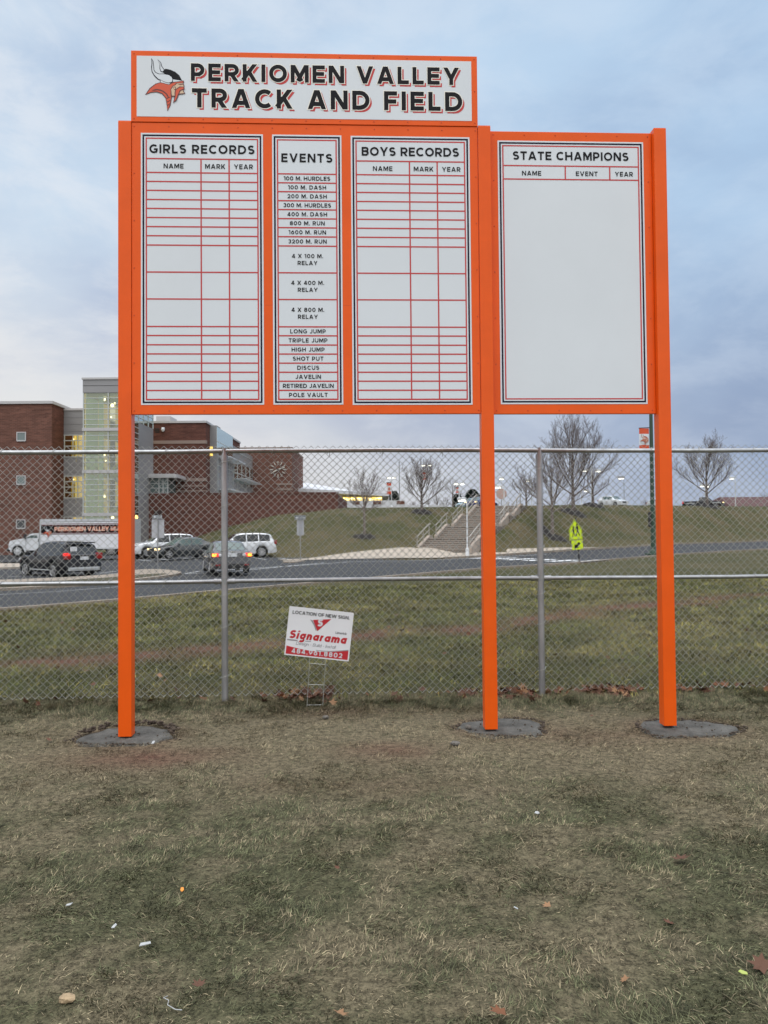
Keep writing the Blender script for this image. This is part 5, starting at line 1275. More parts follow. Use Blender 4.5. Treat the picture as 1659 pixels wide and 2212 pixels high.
# black pickup
PICK = dict(L=5.7, W=2.0, wb=3.5, wr=.42, wx=1.0, gc=.36, hl=1.02, tl=1.1, tlh=.3, pl=.75, mir=1.85, handles=(2.55,), seams=(1.85, 2.9),
            top=[(0, .75), (.1, 1.08), (.5, 1.17), (1.4, 1.26), (1.55, 1.29), (2.15, 1.80), (2.4, 1.86), (3.1, 1.86), (3.35, 1.78), (3.45, 1.31), (5.5, 1.27), (5.66, 1.2), (5.7, .6)],
            belt=[(0, .73), (.1, 1.06), (.5, 1.15), (1.45, 1.22), (3.4, 1.27), (5.5, 1.27), (5.66, 1.2), (5.7, .6)], win=[(1.95, 2.8), (2.88, 3.3)], ws=(1.56, 2.13), rs=(3.36, 3.44), glass=GLASSD, tlm=REDL, hlm=WARML, bm=CHROME)
t, add = vehicle('pickup_truck', 'black pickup truck with lit headlights passing behind the bare tree', 'truck', ground_at(1520, 1101.5, 113), dirs(1520, .99, -.1), PICK, PB)
add('wheel_arch_trim', WHITEPAINT, ((5.7 / 2 - 1.0, -1.0, .98), (1.15, .04, .09)), ((5.7 / 2 - 4.5, -1.0, .98), (1.15, .04, .09)), bev=.01)

# the box truck
hd = dirs(150, -1, .0); hd = (-1., 0.); TR = thing('box_truck', 'white box truck lettered for the school music band, parked by the brick wing', 'truck', (lambda q: (q[0], q[1] + 1.22, q[2]))(ground_at(150, 1202.5, 65)), math.atan2(hd[1], hd[0]))
sc_ = 65 / FPX
def tl_(x): return (150 - x) * sc_           # picture column to local x (forward is left)
zt_, zb_ = 80 * sc_, 17.5 * sc_
bxF, bxB = tl_(87), tl_(283)
b = MB(); b.box(((bxF + bxB) / 2, 0, (zt_ + zb_) / 2), (bxF - bxB, 2.45, zt_ - zb_), 0, None, .03); box_ = b.build('cargo_box', mat('white_box_panel', (.70, .71, .74), .4, var=.03, vsc=1), TR)
b = MB(); 
for z in (zb_, zt_): b.box(((bxF + bxB) / 2, 0, z), (bxF - bxB + .06, 2.5, .12))
for x in (bxF, bxB): b.box((x, 0, (zt_ + zb_) / 2), (.10, 2.5, zt_ - zb_ + .1))
b.build('box_rails', STEELW, box_)
# lettered band: local face y = +1.225 is turned towards the viewer (truck faces left)
yv = 1.228
def fr(v): return Vector((bxF - v[0], yv - v[1], v[2]))
Lb = bxF - bxB; zc0, zc1 = 50.5 * sc_, 69 * sc_
g = MB(); k = MB(); plate(k, .06, Lb - .06, zc0, zc1, 0, 0); plate(k, .06, Lb - .06, zc0 - .10, zc0 - .03, 0, 1); plate(k, .06, Lb - .06, zc1 + .05, zc1 + .10, 0, 1); plate(k, .06, Lb - .06, zc0, zc0 + .07, -.002, 1); plate(k, .06, Lb - .06, zc1 - .07, zc1, -.002, 1)
plate(k, .06, Lb - .06, zc1 + .22, zc1 + .26, 0, 0)
g.add([fr(v) for v in k.v], k.f); g.m = k.m; g.build('colour_band', [INK, MAROON], box_)
k = MB(); x0_ = 1.20; cap = .34; zb2 = (zc0 + zc1) / 2 - .17
text(k, 'PERKIOMEN VALLEY MUSIC', x0_, zb2, cap, w=.24, fit=6.15, align='l', y=-.005, mi=1, out=.05, frame=fr)
text(k, 'PERKIOMEN VALLEY MUSIC', x0_, zb2, cap, w=.2, fit=6.15, align='l', y=-.009, mi=0, frame=fr)
k.build('lettering', [mat('cream_orange_vinyl', (.72, .52, .40), .5), RUST], box_)
k = MB(); emblem(k, .60, zc0 + .12, 1.05, -.012, frame=fr, dy=.0015); k.build('emblem', EMATS, box_)
# cab
cF, cB = tl_(17), tl_(82); hc = 51 * sc_
prof = [(cF, .62), (cF + .02, 1.02), (cF - .08, 1.34), (cF - .5, 1.46), (cF - 1.18, 1.56), (cF - 1.35, 1.60), (cF - 1.82, hc - .06), (cF - 2.05, hc), (cB, hc + .02), (cB, .55), (cF - 1.75, .55)]
b = MB(); b.prism(prof, (0, -1.08, 0), (1, 0, 0), (0, 0, 1), 2.16); cab = b.build('cab', mat('white_cab_paint', (.66, .68, .70), .3, coat=.6), TR)
b = MB()
for sg in (1, -1):
    yy = 1.088 if sg > 0 else -1.088
    poly = [(cF - 1.50, 1.60), (cF - 1.90, hc - .17), (cF - 2.42, hc - .17), (cF - 2.42, 1.60)]
    k = MB(); k.prism(poly, (0, 0, 0), (1, 0, 0), (0, 0, 1), .01); b.add([(v[0], yy + v[1], v[2]) for v in k.v], k.f)
b.build('side_window', GLASSC, cab)
b = MB(); b.add([(cF - 1.33, .9, 1.62), (cF - 1.33, -.9, 1.62), (cF - 1.80, -.85, hc - .10), (cF - 1.80, .85, hc - .10)], [(0, 1, 2, 3)]); b.v = [(v[0] + .02, v[1], v[2] + .02) for v in b.v]; b.build('windshield', GLASSC, cab)
b = MB(); b.box((cF - 1.45, 1.25, 1.72), (.16, .22, .4), 0, None, .03); b.box((cF - 1.45, -1.25, 1.72), (.16, .22, .4), 0, None, .03); b.build('mirror', DARKM, cab)
b = MB(); b.box((cF - .10, .78, 1.15), (.2, .4, .24), 0, None, .05); b.box((cF - .10, -.78, 1.15), (.2, .4, .24), 0, None, .05); b.build('headlight', CLEARL, cab)
b = MB(); b.box((cF + .10, 0, .62), (.14, 2.2, .28), 0, None, .03); b.build('bumper', DARKM, TR)
b = MB(); b.box((cF + .0, 0, 1.05), (.06, 1.0, .5), 0, None, .02); b.build('grille', DARKM, cab)
b = MB(); b.box((cF - 2.52, 1.10, 1.4), (.05, .03, .22)); b.build('door_handle', BLACKR, cab)
b = MB(); b.box((cF - 1.45, 1.086, 1.1), (.015, .012, .95)); b.box((cF - 2.62, 1.086, 1.3), (.015, .012, 1.4)); b.build('door_seams', DARKM, cab)
ax_f, ax_r = tl_(37), tl_(240)
b = MB()
for sg in (1, -1):
    b.tube([(ax_f + .60 * math.cos(a), sg * 1.04, .5 + .62 * math.sin(a)) for a in np.linspace(-.1, math.pi + .1, 16)], .075, 8)
b.build('wheel_arch', mat('white_wing', (.62, .64, .66), .4), cab)
b = MB(); b.box(((cF + bxB) / 2 - .4, 0, .68), (cF - bxB - 1.2, .9, .3)); b.box((cF - 1.9, .7, .62), (1.1, .5, .5), 0, None, .03); b.build('chassis', BLACKR, TR)
for c, dual in ((ax_f, 0), (ax_r, 1)):
    for sg in (1, -1):
        b = MB(); y_ = sg * (1.0 if not dual else .95); wd_ = .14 if not dual else .26
        b.tube([(c, y_ - wd_, .5), (c, y_ - wd_ + .03, .5), (c, y_ + wd_ - .03, .5), (c, y_ + wd_, .5)], [.46, .5, .5, .46], 24); wo = b.build('wheel', BLACKR, TR)
        r_ = MB(); yo = y_ + sg * (wd_ + .002); r_.tube([(c, yo - .02 * sg, .5), (c, yo + .01 * sg, .5)], [.33, .31], 20, 0)
        for k in range(8): a = k * math.pi / 4; r_.tube([(c + .22 * math.cos(a), yo + .005 * sg, .5 + .22 * math.sin(a)), (c + .22 * math.cos(a), yo + .014 * sg, .5 + .22 * math.sin(a))], .045, 8, 1)
        r_.tube([(c, yo, .5), (c, yo + .06 * sg, .5)], [.12, .09], 12, 0); r_.build('rim', [mat('white_wheel', (.55, .56, .57), .4) if not dual else mat('dusty_wheel', (.28, .27, .26), .6), DARKM], wo)

# ------------------------------------------------------------------ signs
def sign_post(b, x, y, z0, z1, r=.03, mi=0): b.tube([(x, y, z0), (x, y, z1)], r, 8, mi)
def one_way(label, px, ybase, d, ytop, wpx, big):
    p = at(px, ybase, d); zt_ = at(px, ytop, d).z - p.z; t = thing('one_way_sign', label, 'road sign', tuple(p), 0, 'one way signs at the parking lot')
    b = MB(); sign_post(b, 0, 0, -.3, zt_ - .02, .035); b.build('post', GALV2, t)
    W_ = wpx / FPX * d; H_ = W_ * .42
    b = MB(); b.box((0, -.05, zt_ - H_ / 2), (W_, .012, H_)); pl = b.build('arrow_plate', INK, t)
    k = MB(); ring(k, -W_ / 2 + .012, W_ / 2 - .012, zt_ - H_ + .012, zt_ - .012, .018, -.0572, 0)
    a0 = -W_ * .44; k.prism([(a0, 0), (a0 + W_ * .17, H_ * .33), (a0 + W_ * .17, H_ * .19), (W_ * .42, H_ * .19), (W_ * .42, -H_ * .19), (a0 + W_ * .17, -H_ * .19), (a0 + W_ * .17, -H_ * .33)], (0, -.0576, zt_ - H_ / 2), (1, 0, 0), (0, 0, 1), 0, 0)
    text(k, 'ONE WAY', W_ * .09, zt_ - H_ / 2 - H_ * .12, H_ * .24, w=.24, fit=W_ * .58, y=-.0584, mi=1); k.build('arrow_and_lettering', [WHITEP, INK], pl)
    w2, h2 = big[0] / FPX * d, big[1] / FPX * d
    b = MB(); b.box((big[2] / FPX * d, .06, zt_ - H_ - h2 / 2 - .02), (w2, .012, h2), 0, None, .004); b.build('back_plate', mat('bare_aluminium', (.46, .47, .50), .45, .4), t)
one_way('one way sign with a wide pale back plate, standing on the kerbed island', 340.5, 1235, 41, 1112.5, 21, (27, 40, 0))
one_way('one way sign with a small pale back plate, at the foot of the grass slope', 649, 1212, 51.5, 1113, 24, (15.5, 33, 0))
# school crossing sign
p = at(1252, 1213.5, 45.0); d = 45.0; SG = thing('school_crossing_sign', 'fluorescent yellow school crossing sign with two walking figures and arrow', 'road sign', tuple(p), .12, tilt=-.075)
YEL = mat('fluorescent_yellow_green', (.62, .80, .01), .4, emit=(.62, .80, .01), es=.0); q = d / FPX
b = MB(); b.tube([(0, .04, -.3), (0, .04, 95 * q)], .045, 8); b.build('post', DARKM, SG)
cx_ = -3.5 * q; zb_ = 47 * q
def penta(s, off=0): return [(-14.5 * s, 0), (14.5 * s, 0), (14.5 * s, 22 * s), (0, 45.5 * s), (-14.5 * s, 22 * s)]
for nm, sc, yy in (('upper_plate', 1, 0),):
    b = MB(); b.prism([(cx_ + x * q, zb_ + z * q + .02) for x, z in penta(1)], (0, -.02, 0), (1, 0, 0), (0, 0, 1), .02); up = b.build('upper_plate', YEL, SG)
k = MB()
pp = [(cx_ + x * q, zb_ + z * q + .02) for x, z in penta(.95)]; pi_ = [(cx_ + x * q, zb_ + z * q + .02 + .02) for x, z in penta(.90)]
k.add([(x, -.0215, z + .02) for x, z in pp] + [(x, -.0215, z + .02) for x, z in pi_], [(i, (i + 1) % 5, (i + 1) % 5 + 5, i + 5) for i in range(5)])
def walker(k, ox, oz, s, fl):
    for poly in ([(-1.6, 10), (1.6, 10), (2.2, 18), (1.4, 19.2), (-1.4, 19.2), (-2.2, 18)], [(-1.5, 10), (.4, 10), (-2.2, 0), (-4, 0)], [(-.2, 10), (1.5, 10), (4.2, .5), (2.4, 0)], [(1.6, 18), (2.2, 16.5), (5, 13), (4.2, 12)], [(-1.8, 18), (-4.6, 12.5), (-3.6, 12), (-1, 16)]):
        k.prism([(ox + fl * x * s, oz + z * s) for x, z in poly], (0, -.0225, 0), (1, 0, 0), (0, 0, 1), 0)
        k.m = [0] * len(k.f)
    k.prism([(ox + 2.0 * s * math.cos(a), oz + 21.6 * s + 2.0 * s * math.sin(a)) for a in np.linspace(0, 6.28, 11)[:-1]], (0, -.0225, 0), (1, 0, 0), (0, 0, 1), 0)
walker(k, cx_ - 4.5 * q, zb_ + 8 * q, q * .95, 1); walker(k, cx_ + 4.5 * q, zb_ + 9 * q, q * 1.1, 1); k.build('walking_figures', INK, up)
b = MB(); b.box((cx_ + 1.5 * q, -.012, 36.5 * q), (25 * q, .02, 20 * q), 0, None, .01); lo = b.build('lower_plate', YEL, SG)
k = MB(); k.prism([(cx_ + (x + 1.5) * q, 36.5 * q + z * q) for x, z in ((-7, -6.5), (3, -6.5), (.5, -3.5), (7, 3), (3.5, 6.5), (-3, 0), (-6, 2.5))], (0, -.0235, 0), (1, 0, 0), (0, 0, 1), 0); k.build('arrow', INK, lo)
# stop sign seen from behind on the crest
p = at(1083.5, 1093, 100); b_ = thing('stop_sign', 'pinkish lit octagonal sign seen from behind on a thin pole by the stairs', 'road sign', tuple(p)); q = 100 / FPX
b = MB(); b.tube([(0, 0, -.5), (0, 0, 40 * q)], .04, 6); b.build('post', GALV2, b_)
b = MB(); b.prism([(12 * q * math.cos(R(22.5 + 45 * i)), 26 * q + 12 * q * math.sin(R(22.5 + 45 * i))) for i in range(8)], (0, -.06, 0), (1, 0, 0), (0, 0, 1), .02); b.build('octagon_plate', mat('pink_lit_metal_back', (.52, .36, .32), .4), b_)  # pinkish light falling on the bare back is put into the plate colour

# ------------------------------------------------------------------ lamps
def lamp(label, px, ybase, d, ytop, heads, r=.07, m=WHITEPAINT, hs=(.62, .30, .16), base=True, glow=True, lean=0):
    p = at(px, ybase, d); t = thing('street_lamp', label, 'lamp', tuple(p), 0, 'street lamps'); h = at(px, ytop, d).z - p.z
    b = MB(); b.tube([(0, 0, -.4), (0, 0, h * .5), (lean, 0, h)], [r, r * .85, r * .65], 8); b.build('pole', m, t)
    if base: b = MB(); b.tube([(0, 0, -.4), (0, 0, .22), (0, 0, .3)], [r * 2.0, r * 2.0, r * 1.2], 10); b.build('base', m, t)
    for ox, oz in heads:                      # offsets in picture units
        x, z = ox * d / FPX, h + oz * d / FPX
        b = MB(); b.tube([(lean * .9, 0, h - .15), (x * .4, 0, z), (x - math.copysign(hs[0] * .45, x), 0, z)], .035, 6); b.build('arm', m, t)
        b = MB(); b.box((x, 0, z), hs, 0, None, .05); hd_ = b.build('lamp_head', m, t)
        if glow: b = MB(); b.box((x, -.01, z - hs[2] / 2 - .03), (hs[0] * .8, hs[1] * .9, .09), 0, None, .02); b.build('lens', LAMPW, hd_)
    return t
lamp('white twin headed lamp just right of the entrance hall roof', 846, 1096, 100, 1030, ((-5.5, -1), (5.5, -1)), hs=(.5, .3, .16))
lamp('taller twin headed lamp glowing in the crown of the second bare tree', 922, 1096, 96, 1003, ((-7, -1), (7, -1)), hs=(.55, .3, .18))
lamp('white twin headed lamp before the dark evergreens, left of the stairs', 992, 1096, 92, 1043, ((-6.5, -1), (6.5, -1)), hs=(.55, .3, .2))
lamp('white single headed lamp standing at the foot of the concrete stairs', 1009.5, 1193, 54.5, 1081, ((-11, 3.5),), r=.065, hs=(.62, .36, .2), glow=True)
lamp('white single headed lamp on the slope right of the concrete stairs', 1089.5, 1135, 66, 1049, ((-12.5, -1),), r=.065, hs=(.55, .36, .22))
lamp('thin pole lamp behind the octagonal sign', 1084.5, 1094, 118, 1031, ((-.6, -1.5),), r=.06, hs=(.7, .4, .35), base=False)
lamp('lamp partly hidden by the right fence post', 1149, 1097, 96, 1032, ((-8, -5),), hs=(.6, .36, .25))
lamp('twin headed lamp glowing through twigs right of the large bare tree', 1279, 1094, 104, 1010, ((-14, -5), (14, -6)), r=.13, hs=(.7, .4, .3))
lamp('short lamp with one head left of the white hatchback', 1256.5, 1092, 104, 1056, ((10, -3),), hs=(.6, .36, .25))
lamp('thin lamp pole with one glowing head behind the white hatchback', 1348.5, 1096, 128, 1030, ((-6, -1),), r=.05, m=GALV, hs=(1.0, .5, .4), base=False)
lamp('twin headed lamp glowing behind the trunk of the rightmost bare tree', 1524, 1096, 122, 1045, ((-6.5, -3), (5, -4)), r=.11, hs=(.6, .4, .35))
lamp('lamp with one glowing head at the left end of the red brown roof', 1589, 1096, 126, 1031, ((-7, -1),), r=.08, hs=(.7, .4, .35))
# tall green pole with a banner arm
p = at(1411, 1200.5, 51.5); GP_ = thing('green_pole', 'tall dark green lamp pole standing at the road edge beside the rightmost orange post', 'lamp', tuple(p)); q = 51.5 / FPX
GREENP = mat('dark_green_paint', (.022, .055, .032), .4)
b = MB(); b.tube([(0, 0, -.3), (0, 0, 9), (0, 0, 13.5)], [.15, .115, .10], 12); b.build('pole', GREENP, GP_)
b = MB(); b.tube([(0, 0, -.1), (0, 0, .35), (0, 0, .45)], [.27, .27, .17], 12); b.box((0, 0, .05), (.85, .85, .25), 0, None, .02); b.build('base', GREENP, GP_)
b = MB(); b.box((-.22, -.05, 78 * q), (.16, .16, 1.0), 0, None, .03); b.build('control_box', DARKM, GP_)
b = MB(); b.box((.0, 0, 13.6), (1.0, .4, .2), 0, None, .05); b.build('lamp_head', GREENP, GP_)
def banner(label, px0, px1, y0, y1, d, polex, full=False):
    c = at((px0 + px1) / 2, y1, d); W_ = (px1 - px0) * d / FPX; H_ = (y1 - y0) * d / FPX; q = d / FPX
    t = thing('pole_banner', label, 'banner', tuple(c), 0, 'school banners on lamp poles')
    b = MB(); n = 8
    def cl(u, v): return (-W_ / 2 + W_ * u, .02 * math.sin(u * 5 + v * 3) * W_, H_ * v)
    for i in range(n):
        for j in range(n):
            v = (j + .5) / n; b.add([cl(i / n, j / n), cl((i + 1) / n, j / n), cl((i + 1) / n, (j + 1) / n), cl(i / n, (j + 1) / n)], [(0, 1, 2, 3)], 0 if (v > .72 or v < .24) else 1, True)
    b.build('cloth', [RUST, WHITEP], t)
    ex_ = (polex - (px0 + px1) / 2) * q; s_ = .025 * d / 50
    b = MB(); b.tube([(-W_ / 2 - .03, 0, H_ + .02), (ex_, 0, H_ + .06)], s_, 6); b.build('rod', DARKM, t)
    if full:
        k = MB(); pts_ = [(.36 * W_ * math.cos(a), H_ * .5 + .36 * W_ * 1.25 * math.sin(a)) for a in np.linspace(0, 6.283, 25)[:-1]]
        k.prism(pts_, (0, -.04 * W_, 0), (1, 0, 0), (0, 0, 1), 0); k.build('white_oval', WHITEP, t)
        k = MB(); emblem(k, 0, H_ * .49, H_ * .52, -.05 * W_, dy=.002); k.build('emblem', [mat('faded_brown_print', (.30, .14, .10), .7), mat('faded_pink_print', (.62, .42, .36), .7), mat('faded_red_print', (.42, .10, .06), .7), mat('faded_orange_print', (.45, .16, .10), .7), mat('faded_maroon_print', (.30, .10, .07), .7), mat('faded_tan_print', (.6, .42, .34), .7)], t)
    else:
        k = MB(); k.prism([(-.25 * W_, H_ * .34), (.1 * W_, H_ * .3), (.3 * W_, H_ * .5), (.05 * W_, H_ * .66), (-.2 * W_, H_ * .56)], (0, -.04 * W_, 0), (1, 0, 0), (0, 0, 1), 0); k.build('emblem', mat('faded_red_mark', (.5, .16, .10), .7), t)
banner('orange and white school banner with a head emblem on the tall green pole', 1381.3, 1402.5, 925, 973, 51.5, 1411, True)
banner('small orange and white banner on the lamp by the entrance hall', 835.5, 846, 1043, 1067.5, 100, 846.5)
banner('small orange and white banner in front of the second bare tree', 913, 922, 1020.5, 1036.5, 96, 922.5)
banner('small orange and white banner on the lamp before the evergreens', 984.5, 990.5, 1053, 1064.5, 92, 992.3)
p = at(863, 1094, 118); t = thing('flagpole', 'thin bare flagpole standing behind the parapet wall', 'flagpole', tuple(p)); b = MB(); h = 95 * 118 / FPX; b.tube([(0, 0, -.5), (0, 0, h)], [.09, .05], 8); b.build('pole', GALV, t); b = MB(); b.sphere((0, 0, h + .05), .1, 8, 5); b.build('finial', GALV, t)
p = gp(1075.5, 66); b = MB(); b.box((0, 0, .16), (.48, .4, .42), 0, None, .03); o = b.build('utility_box', mat('green_grey_box', (.07, .095, .085), .6)); o.location = p; tag(o, 'small green grey utility box on the slope beside the stairs', 'utility box')
b = MB(); b.box((0, 0, .18), (.48, .42, .04), 0, None, .01); o2 = b.build('lid', o.data.materials[0], o); o2.location = (0, 0, .2)

# ------------------------------------------------------------------ concrete stairs up the hill
S0 = Vector((STAIR_O[0], STAIR_O[1], .18)); ST = thing('outdoor_stairs', 'wide concrete outdoor stairs climbing the grass hill in four flights', 'stairs', tuple(S0), STAIR_A)
SW = 3.8; flights = 4; nst = 6; rise, tread, land = .151, .36, 1.80
STC = mat('stair_concrete', (.19, .16, .135), .85, var=.15, vsc=2); STN = mat('pale_stair_nosing', (.40, .35, .30), .8)
RAILP = mat('weathered_white_rail', (.36, .335, .30), .6); CHK = mat('stair_cheek_concrete', (.36, .30, .25), .85, var=.15, vsc=3)
y_, z_, xo = 0., 0., 0.
shift = 1.05            # each flight continues in line, a little to the right as the hill turns
for f_ in range(flights):
    b = MB(); nsg = MB(); xo = 0.
    for i in range(nst):
        b.box((xo, y_ + tread * i + 1.2, z_ + rise * (i + 1) - .30), (SW, 2.4, .60)); nsg.box((xo, y_ + tread * i + .02, z_ + rise * (i + 1) - .018), (SW - .02, .06, .045))
    ytop = y_ + tread * nst; zt_ = z_ + rise * nst
    b.box((xo + .2, ytop + land / 2, zt_ - .36), (SW + .4, land + .4, .70)); nsg.box((xo + .2, ytop - tread + .0, zt_ + .0), (SW + .4, .10, .05))
    fl = b.build('flight', STC, ST); nsg.build('nosings', STN, fl)
    for sg in (-1, 1):
        xs_ = xo + sg * (SW / 2 + .14); c = MB()
        poly = [(y_ - .25, z_ - .5), (y_ - .25, z_ + .20), (ytop + .1, zt_ + .22), (ytop + .6, zt_ + .22), (ytop + .6, zt_ - .8)]
        c.prism(poly, (xs_ + .13, 0, 0), (0, 1, 0), (0, 0, 1), .26); c.build('cheek_wall', CHK, ST)
        r_ = MB(); hp = []
        for yy, zz in ((y_ - .15, z_ + .15), ((y_ + ytop) / 2, (z_ + zt_) / 2 + .2), (ytop + .15, zt_ + .2)): r_.box((xs_, yy, zz + .42), (.06, .06, .92), 0); hp.append((xs_, yy, zz + .88))
        r_.tube([(xs_, y_ - .5, z_ + 1.0)] + hp + [(xs_, ytop + .5, zt_ + 1.1)], .045, 6)
        r_.tube([(q[0], q[1], q[2] - .45) for q in hp], .035, 6); r_.build('handrail', RAILP, ST)
    y_ = ytop + land; z_ = zt_
# ------------------------------------------------------------------ trees
def bare_tree(label, base, H, W, seed, trunk=.16, fork=.22, m=BARK, n0=9, twigs=6, up=.5, name='bare_tree', group='bare trees on the hill', depth=4, lean=0):
    rnd = random.Random(seed); t = thing(name, label, 'tree', tuple(base), 0, group)
    TK = MB(); CR = MB()
    def branch(p, dvec, ln, r, lev):
        n = 4 if lev < 2 else 3; pts = [p]; d_ = dvec.copy(); rs = [r]
        for i in range(n):
            d_ = (d_ + Vector((rnd.gauss(0, .12), rnd.gauss(0, .12), rnd.gauss(.07, .07)))).normalized(); pts.append(pts[-1] + d_ * ln / n); rs.append(max(.0044, r * (1 - .62 * (i + 1) / n)))
        (TK if lev <= 1 else CR).tube(pts, rs, 6 if lev <= 1 else (4 if lev == 2 else 3), 0, False)
        if lev >= depth: return
        k = {1: twigs + 2, 2: twigs, 3: twigs - 1}.get(lev, 4)
        for j in range(k):
            f = (.25 + .75 * (j + rnd.random() * .8) / k); q = min(n - 1, int(f * n)); pt = pts[q].lerp(pts[q + 1], f * n - q)
            dd = (pts[q + 1] - pts[q]).normalized(); side = Vector((rnd.gauss(0, 1), rnd.gauss(0, 1), rnd.gauss(.25, .5))).normalized()
            nd = (dd * .80 + side * .62 + Vector((0, 0, .14))).normalized()
            branch(pt, nd, ln * rnd.uniform(.36, .54) * (1.12 - .40 * f), rs[q] * rnd.uniform(.42, .56), lev + 1)
    hf = H * fork; top = Vector((lean, 0, H * .62))
    tp = [Vector((0, 0, -.3)), Vector((.02, 0, hf * .5)), Vector((lean * .3, 0, hf)), Vector((lean * .6, .03, H * .45)), Vector((lean, -.03, H * .74))]
    TK.tube(tp, [trunk * 1.25, trunk, trunk * .85, trunk * .5, trunk * .16], 9, 0, False)
    for i in range(n0):
        f = i / (n0 - 1); a = i * 2.4 + rnd.uniform(-.3, .3); z = hf + (H * .42 - hf) * f
        el = R(-2 + 74 * f ** .9) + rnd.gauss(0, .08); px_ = lean * z / H          # aims at the dome of the crown
        tgt = Vector((W * .5 * math.cos(el) * math.cos(a), W * .5 * math.cos(el) * math.sin(a), H * .52 + H * .46 * math.sin(el)))
        dv = tgt - Vector((px_, 0, z)); ln = dv.length * rnd.uniform(.80, .95); dv.normalize(); dv = (dv + Vector((0, 0, -.12))).normalized()
        branch(Vector((px_, 0, z)), dv, ln * .9, trunk * (.42 - .18 * f), 1)
    branch(tp[-1], Vector((0, 0, 1)), H * .2, trunk * .16, 2)
    TK.build('trunk', m, t); CR.build('crown', TWIG, t); return t
def mulch(base, r, h=.22):
    b = MB(); rnd = random.Random(int(base[0] * 100)); vs = [(0, 0, h)]; n = 22
    for f in (.4, .75, 1.):
        for i in range(n):
            a = 2 * math.pi * i / n; q = r * f * rnd.uniform(.9, 1.08); x, y = q * math.cos(a), q * math.sin(a); vs.append((x, y, tz(base[0] + x, base[1] + y) - base[2] + h * (1 - f * f) * rnd.uniform(.8, 1.2) + (.0 if f < 1 else -.03) + .02))
    b.add(vs, [(0, 1 + i, 1 + (i + 1) % n) for i in range(n)] + [(1 + r_ * n + i, 1 + (r_ + 1) * n + i, 1 + (r_ + 1) * n + (i + 1) % n, 1 + r_ * n + (i + 1) % n) for r_ in range(2) for i in range(n)], 0, True)
    o = b.build('mulch_bed', MULCH); o.location = base; tag(o, kind='structure')
def hillpt(x, y):   # where the sight line at x, y meets the terrain beyond 40 m
    for d in np.arange(45, 130, .25):
        q = at(x, y, d)
        if q.z <= tz(q.x, q.y): return Vector((q.x, q.y, tz(q.x, q.y)))
    q = at(x, y, 80); return Vector((q.x, q.y, tz(q.x, q.y)))
def px_h(base, y): # height of picture row y above base, at the depth of the base
    return at(CX, y, base.y).z - base.z + (base.x / base.y) * 0
for (x, yb, ytop, wpx, seed, tr, fk, mm, lab, mr, n0, tw) in (
    (787, 1161, 1005, 92, 3, .11, .36, BARKL, 'slender young bare tree alone on the slope, lowest of the trees left of the stairs', 26, 9, 6),
    (911, 1107, 985, 118, 5, .14, .13, BARK, 'broad bare tree at the hill crest left of the stairs', 24, 11, 7),
    (1193, 1160, 965, 205, 8, .15, .27, BARKL, 'pale bare tree with several low stems, in front of the largest tree', 33, 10, 7),
    (1238, 1107, 890, 225, 13, .19, .15, BARK, 'largest bare tree, its twigs reaching up to the record board', 29, 14, 8),
    (1527, 1093.5, 935, 150, 21, .18, .16, BARK, 'rounded bare tree on the crest behind the black pickup truck', 30, 13, 8)):
    bs_ = hillpt(x, yb); d = bs_.y; H_ = (yb - ytop) * d / FPX; Wm = wpx * d / FPX
    bare_tree(lab, bs_, H_, Wm, seed, tr, fk, mm, n0, tw); mulch(bs_, mr * d / FPX)
bs_ = gp(1281, 82); bare_tree('smaller bare tree right behind the largest one, on a dark mulch mound', bs_, 100 * 82 / FPX, 85 * 82 / FPX, 31, .15, .2, BARK, 8, 5); mulch(bs_, 1.2, .3)
bs_ = at(978, 1096, 105); bare_tree('thin bare sapling between lamp and evergreen on the crest', bs_, 70 * 105 / FPX, 62 * 105 / FPX, 33, .09, .4, BARK, 7, 4)
bs_ = at(1137, 1098, 92); bare_tree('wide low bare tree behind the right fence post', bs_, 84 * 92 / FPX, 100 * 92 / FPX, 35, .13, .15, BARK, 9, 5)
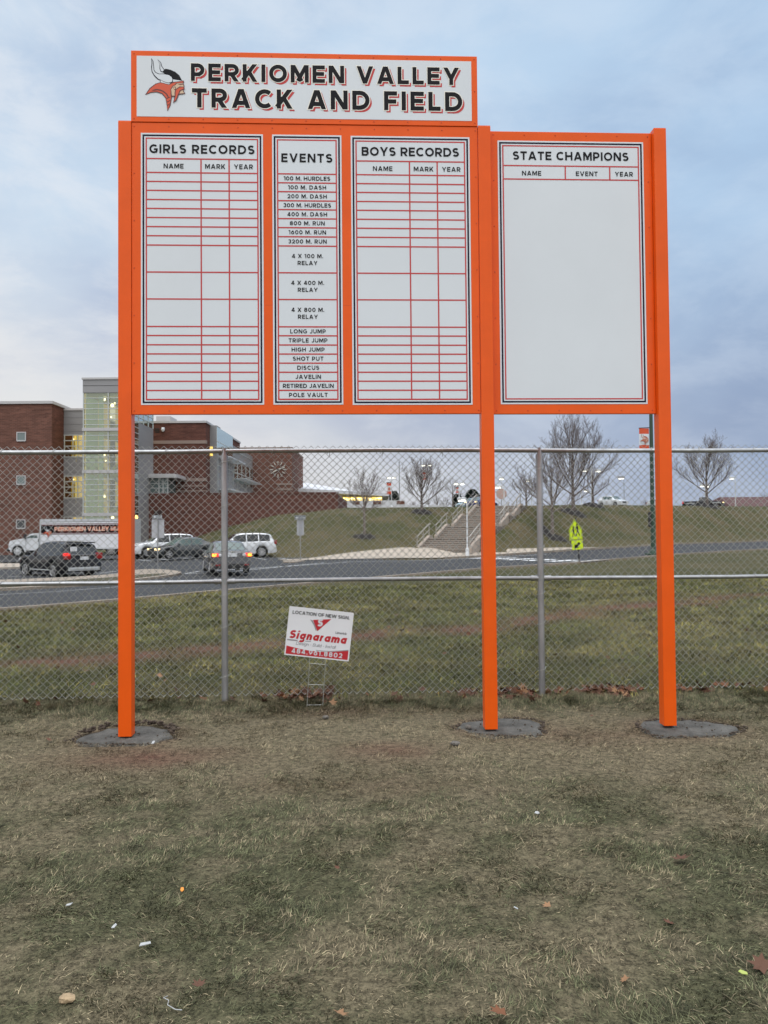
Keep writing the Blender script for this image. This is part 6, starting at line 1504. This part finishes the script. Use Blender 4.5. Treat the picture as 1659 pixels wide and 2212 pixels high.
# far bare trees along the horizon
for i, (x, yt_, wpx) in enumerate(((925, 1077, 26), (944, 1066, 32), (962, 1072, 30), (984, 1075, 30), (1006, 1070, 26), (893, 1082, 26), (1395, 1078, 24), (1428, 1074, 26), (1566, 1067, 30), (1602, 1070, 34), (1652, 1062, 30))):
    dd = 165 if x < 1100 else 190; bs_ = at(x, 1100, dd)
    bare_tree(('hazy bare tree in the far row left of the stairs' if x < 1100 else ('low bare tree on the skyline beside the green pole' if x < 1500 else 'low bare tree rising behind the red brown roof')), bs_, (1100 - yt_) * dd / FPX, wpx * dd / FPX, 50 + i, .16, .12, BARK, 8, 5, group='far bare trees', name='bare_tree', depth=3)
# evergreens: many small needle sprays
def evergreen(label, x, yb, yt_, wpx, d, seed):
    base = at(x, yb, d); H_ = (yb - yt_) * d / FPX; W_ = wpx * d / FPX; t = thing('evergreen_tree', label, 'tree', tuple(base), 0, 'dark evergreens on the crest')
    rnd = random.Random(seed); b = MB(); b.tube([(0, 0, -.3), (0, 0, H_ * .85)], [.16, .04], 7); b.build('trunk', BARK, t); c = MB()
    for i in range(2200):
        z = H_ * rnd.uniform(.05, 1.0); prof_ = (1 - (z / H_) ** 2.2) ** .6 * (.8 + .2 * math.sin(z * 3 + seed)); r_ = W_ / 2 * prof_ * math.sqrt(rnd.uniform(.15, 1.0)) * rnd.uniform(.85, 1.1); a = rnd.uniform(0, 6.283)
        p = Vector((r_ * math.cos(a), r_ * math.sin(a), z)); u = Vector((math.cos(a), math.sin(a), rnd.uniform(-.3, .6))).normalized() * rnd.uniform(.2, .42); v = Vector((rnd.gauss(0, 1), rnd.gauss(0, 1), rnd.gauss(0, 1))).normalized() * rnd.uniform(.06, .13)
        c.add([p - v, p + v, p + u + v * .4, p + u - v * .4], [(0, 1, 2, 3)])
    c.build('crown', EVERG, t)
evergreen('dark evergreen beside the end of the entrance hall roof', 851, 1098, 1062, 27, 124, 1)
evergreen('large rounded dark evergreen behind the stairs', 1021, 1099, 1058, 38, 112, 2)
evergreen('smaller dark evergreen left of the large rounded one', 988, 1099, 1068, 20, 116, 3)
# low rail and kerb along the crest road right of the stairs
b = MB(); pts_ = [at(x, 1094.5, 84 + (x - 1060) * .02) for x in range(1068, 1152, 6)]
b.tube([(q.x, q.y, q.z) for q in pts_], .09, 6); o = b.build('guard_rail', CONCP); tag(o, 'pale low rail along the hill crest right of the stairs', 'rail')
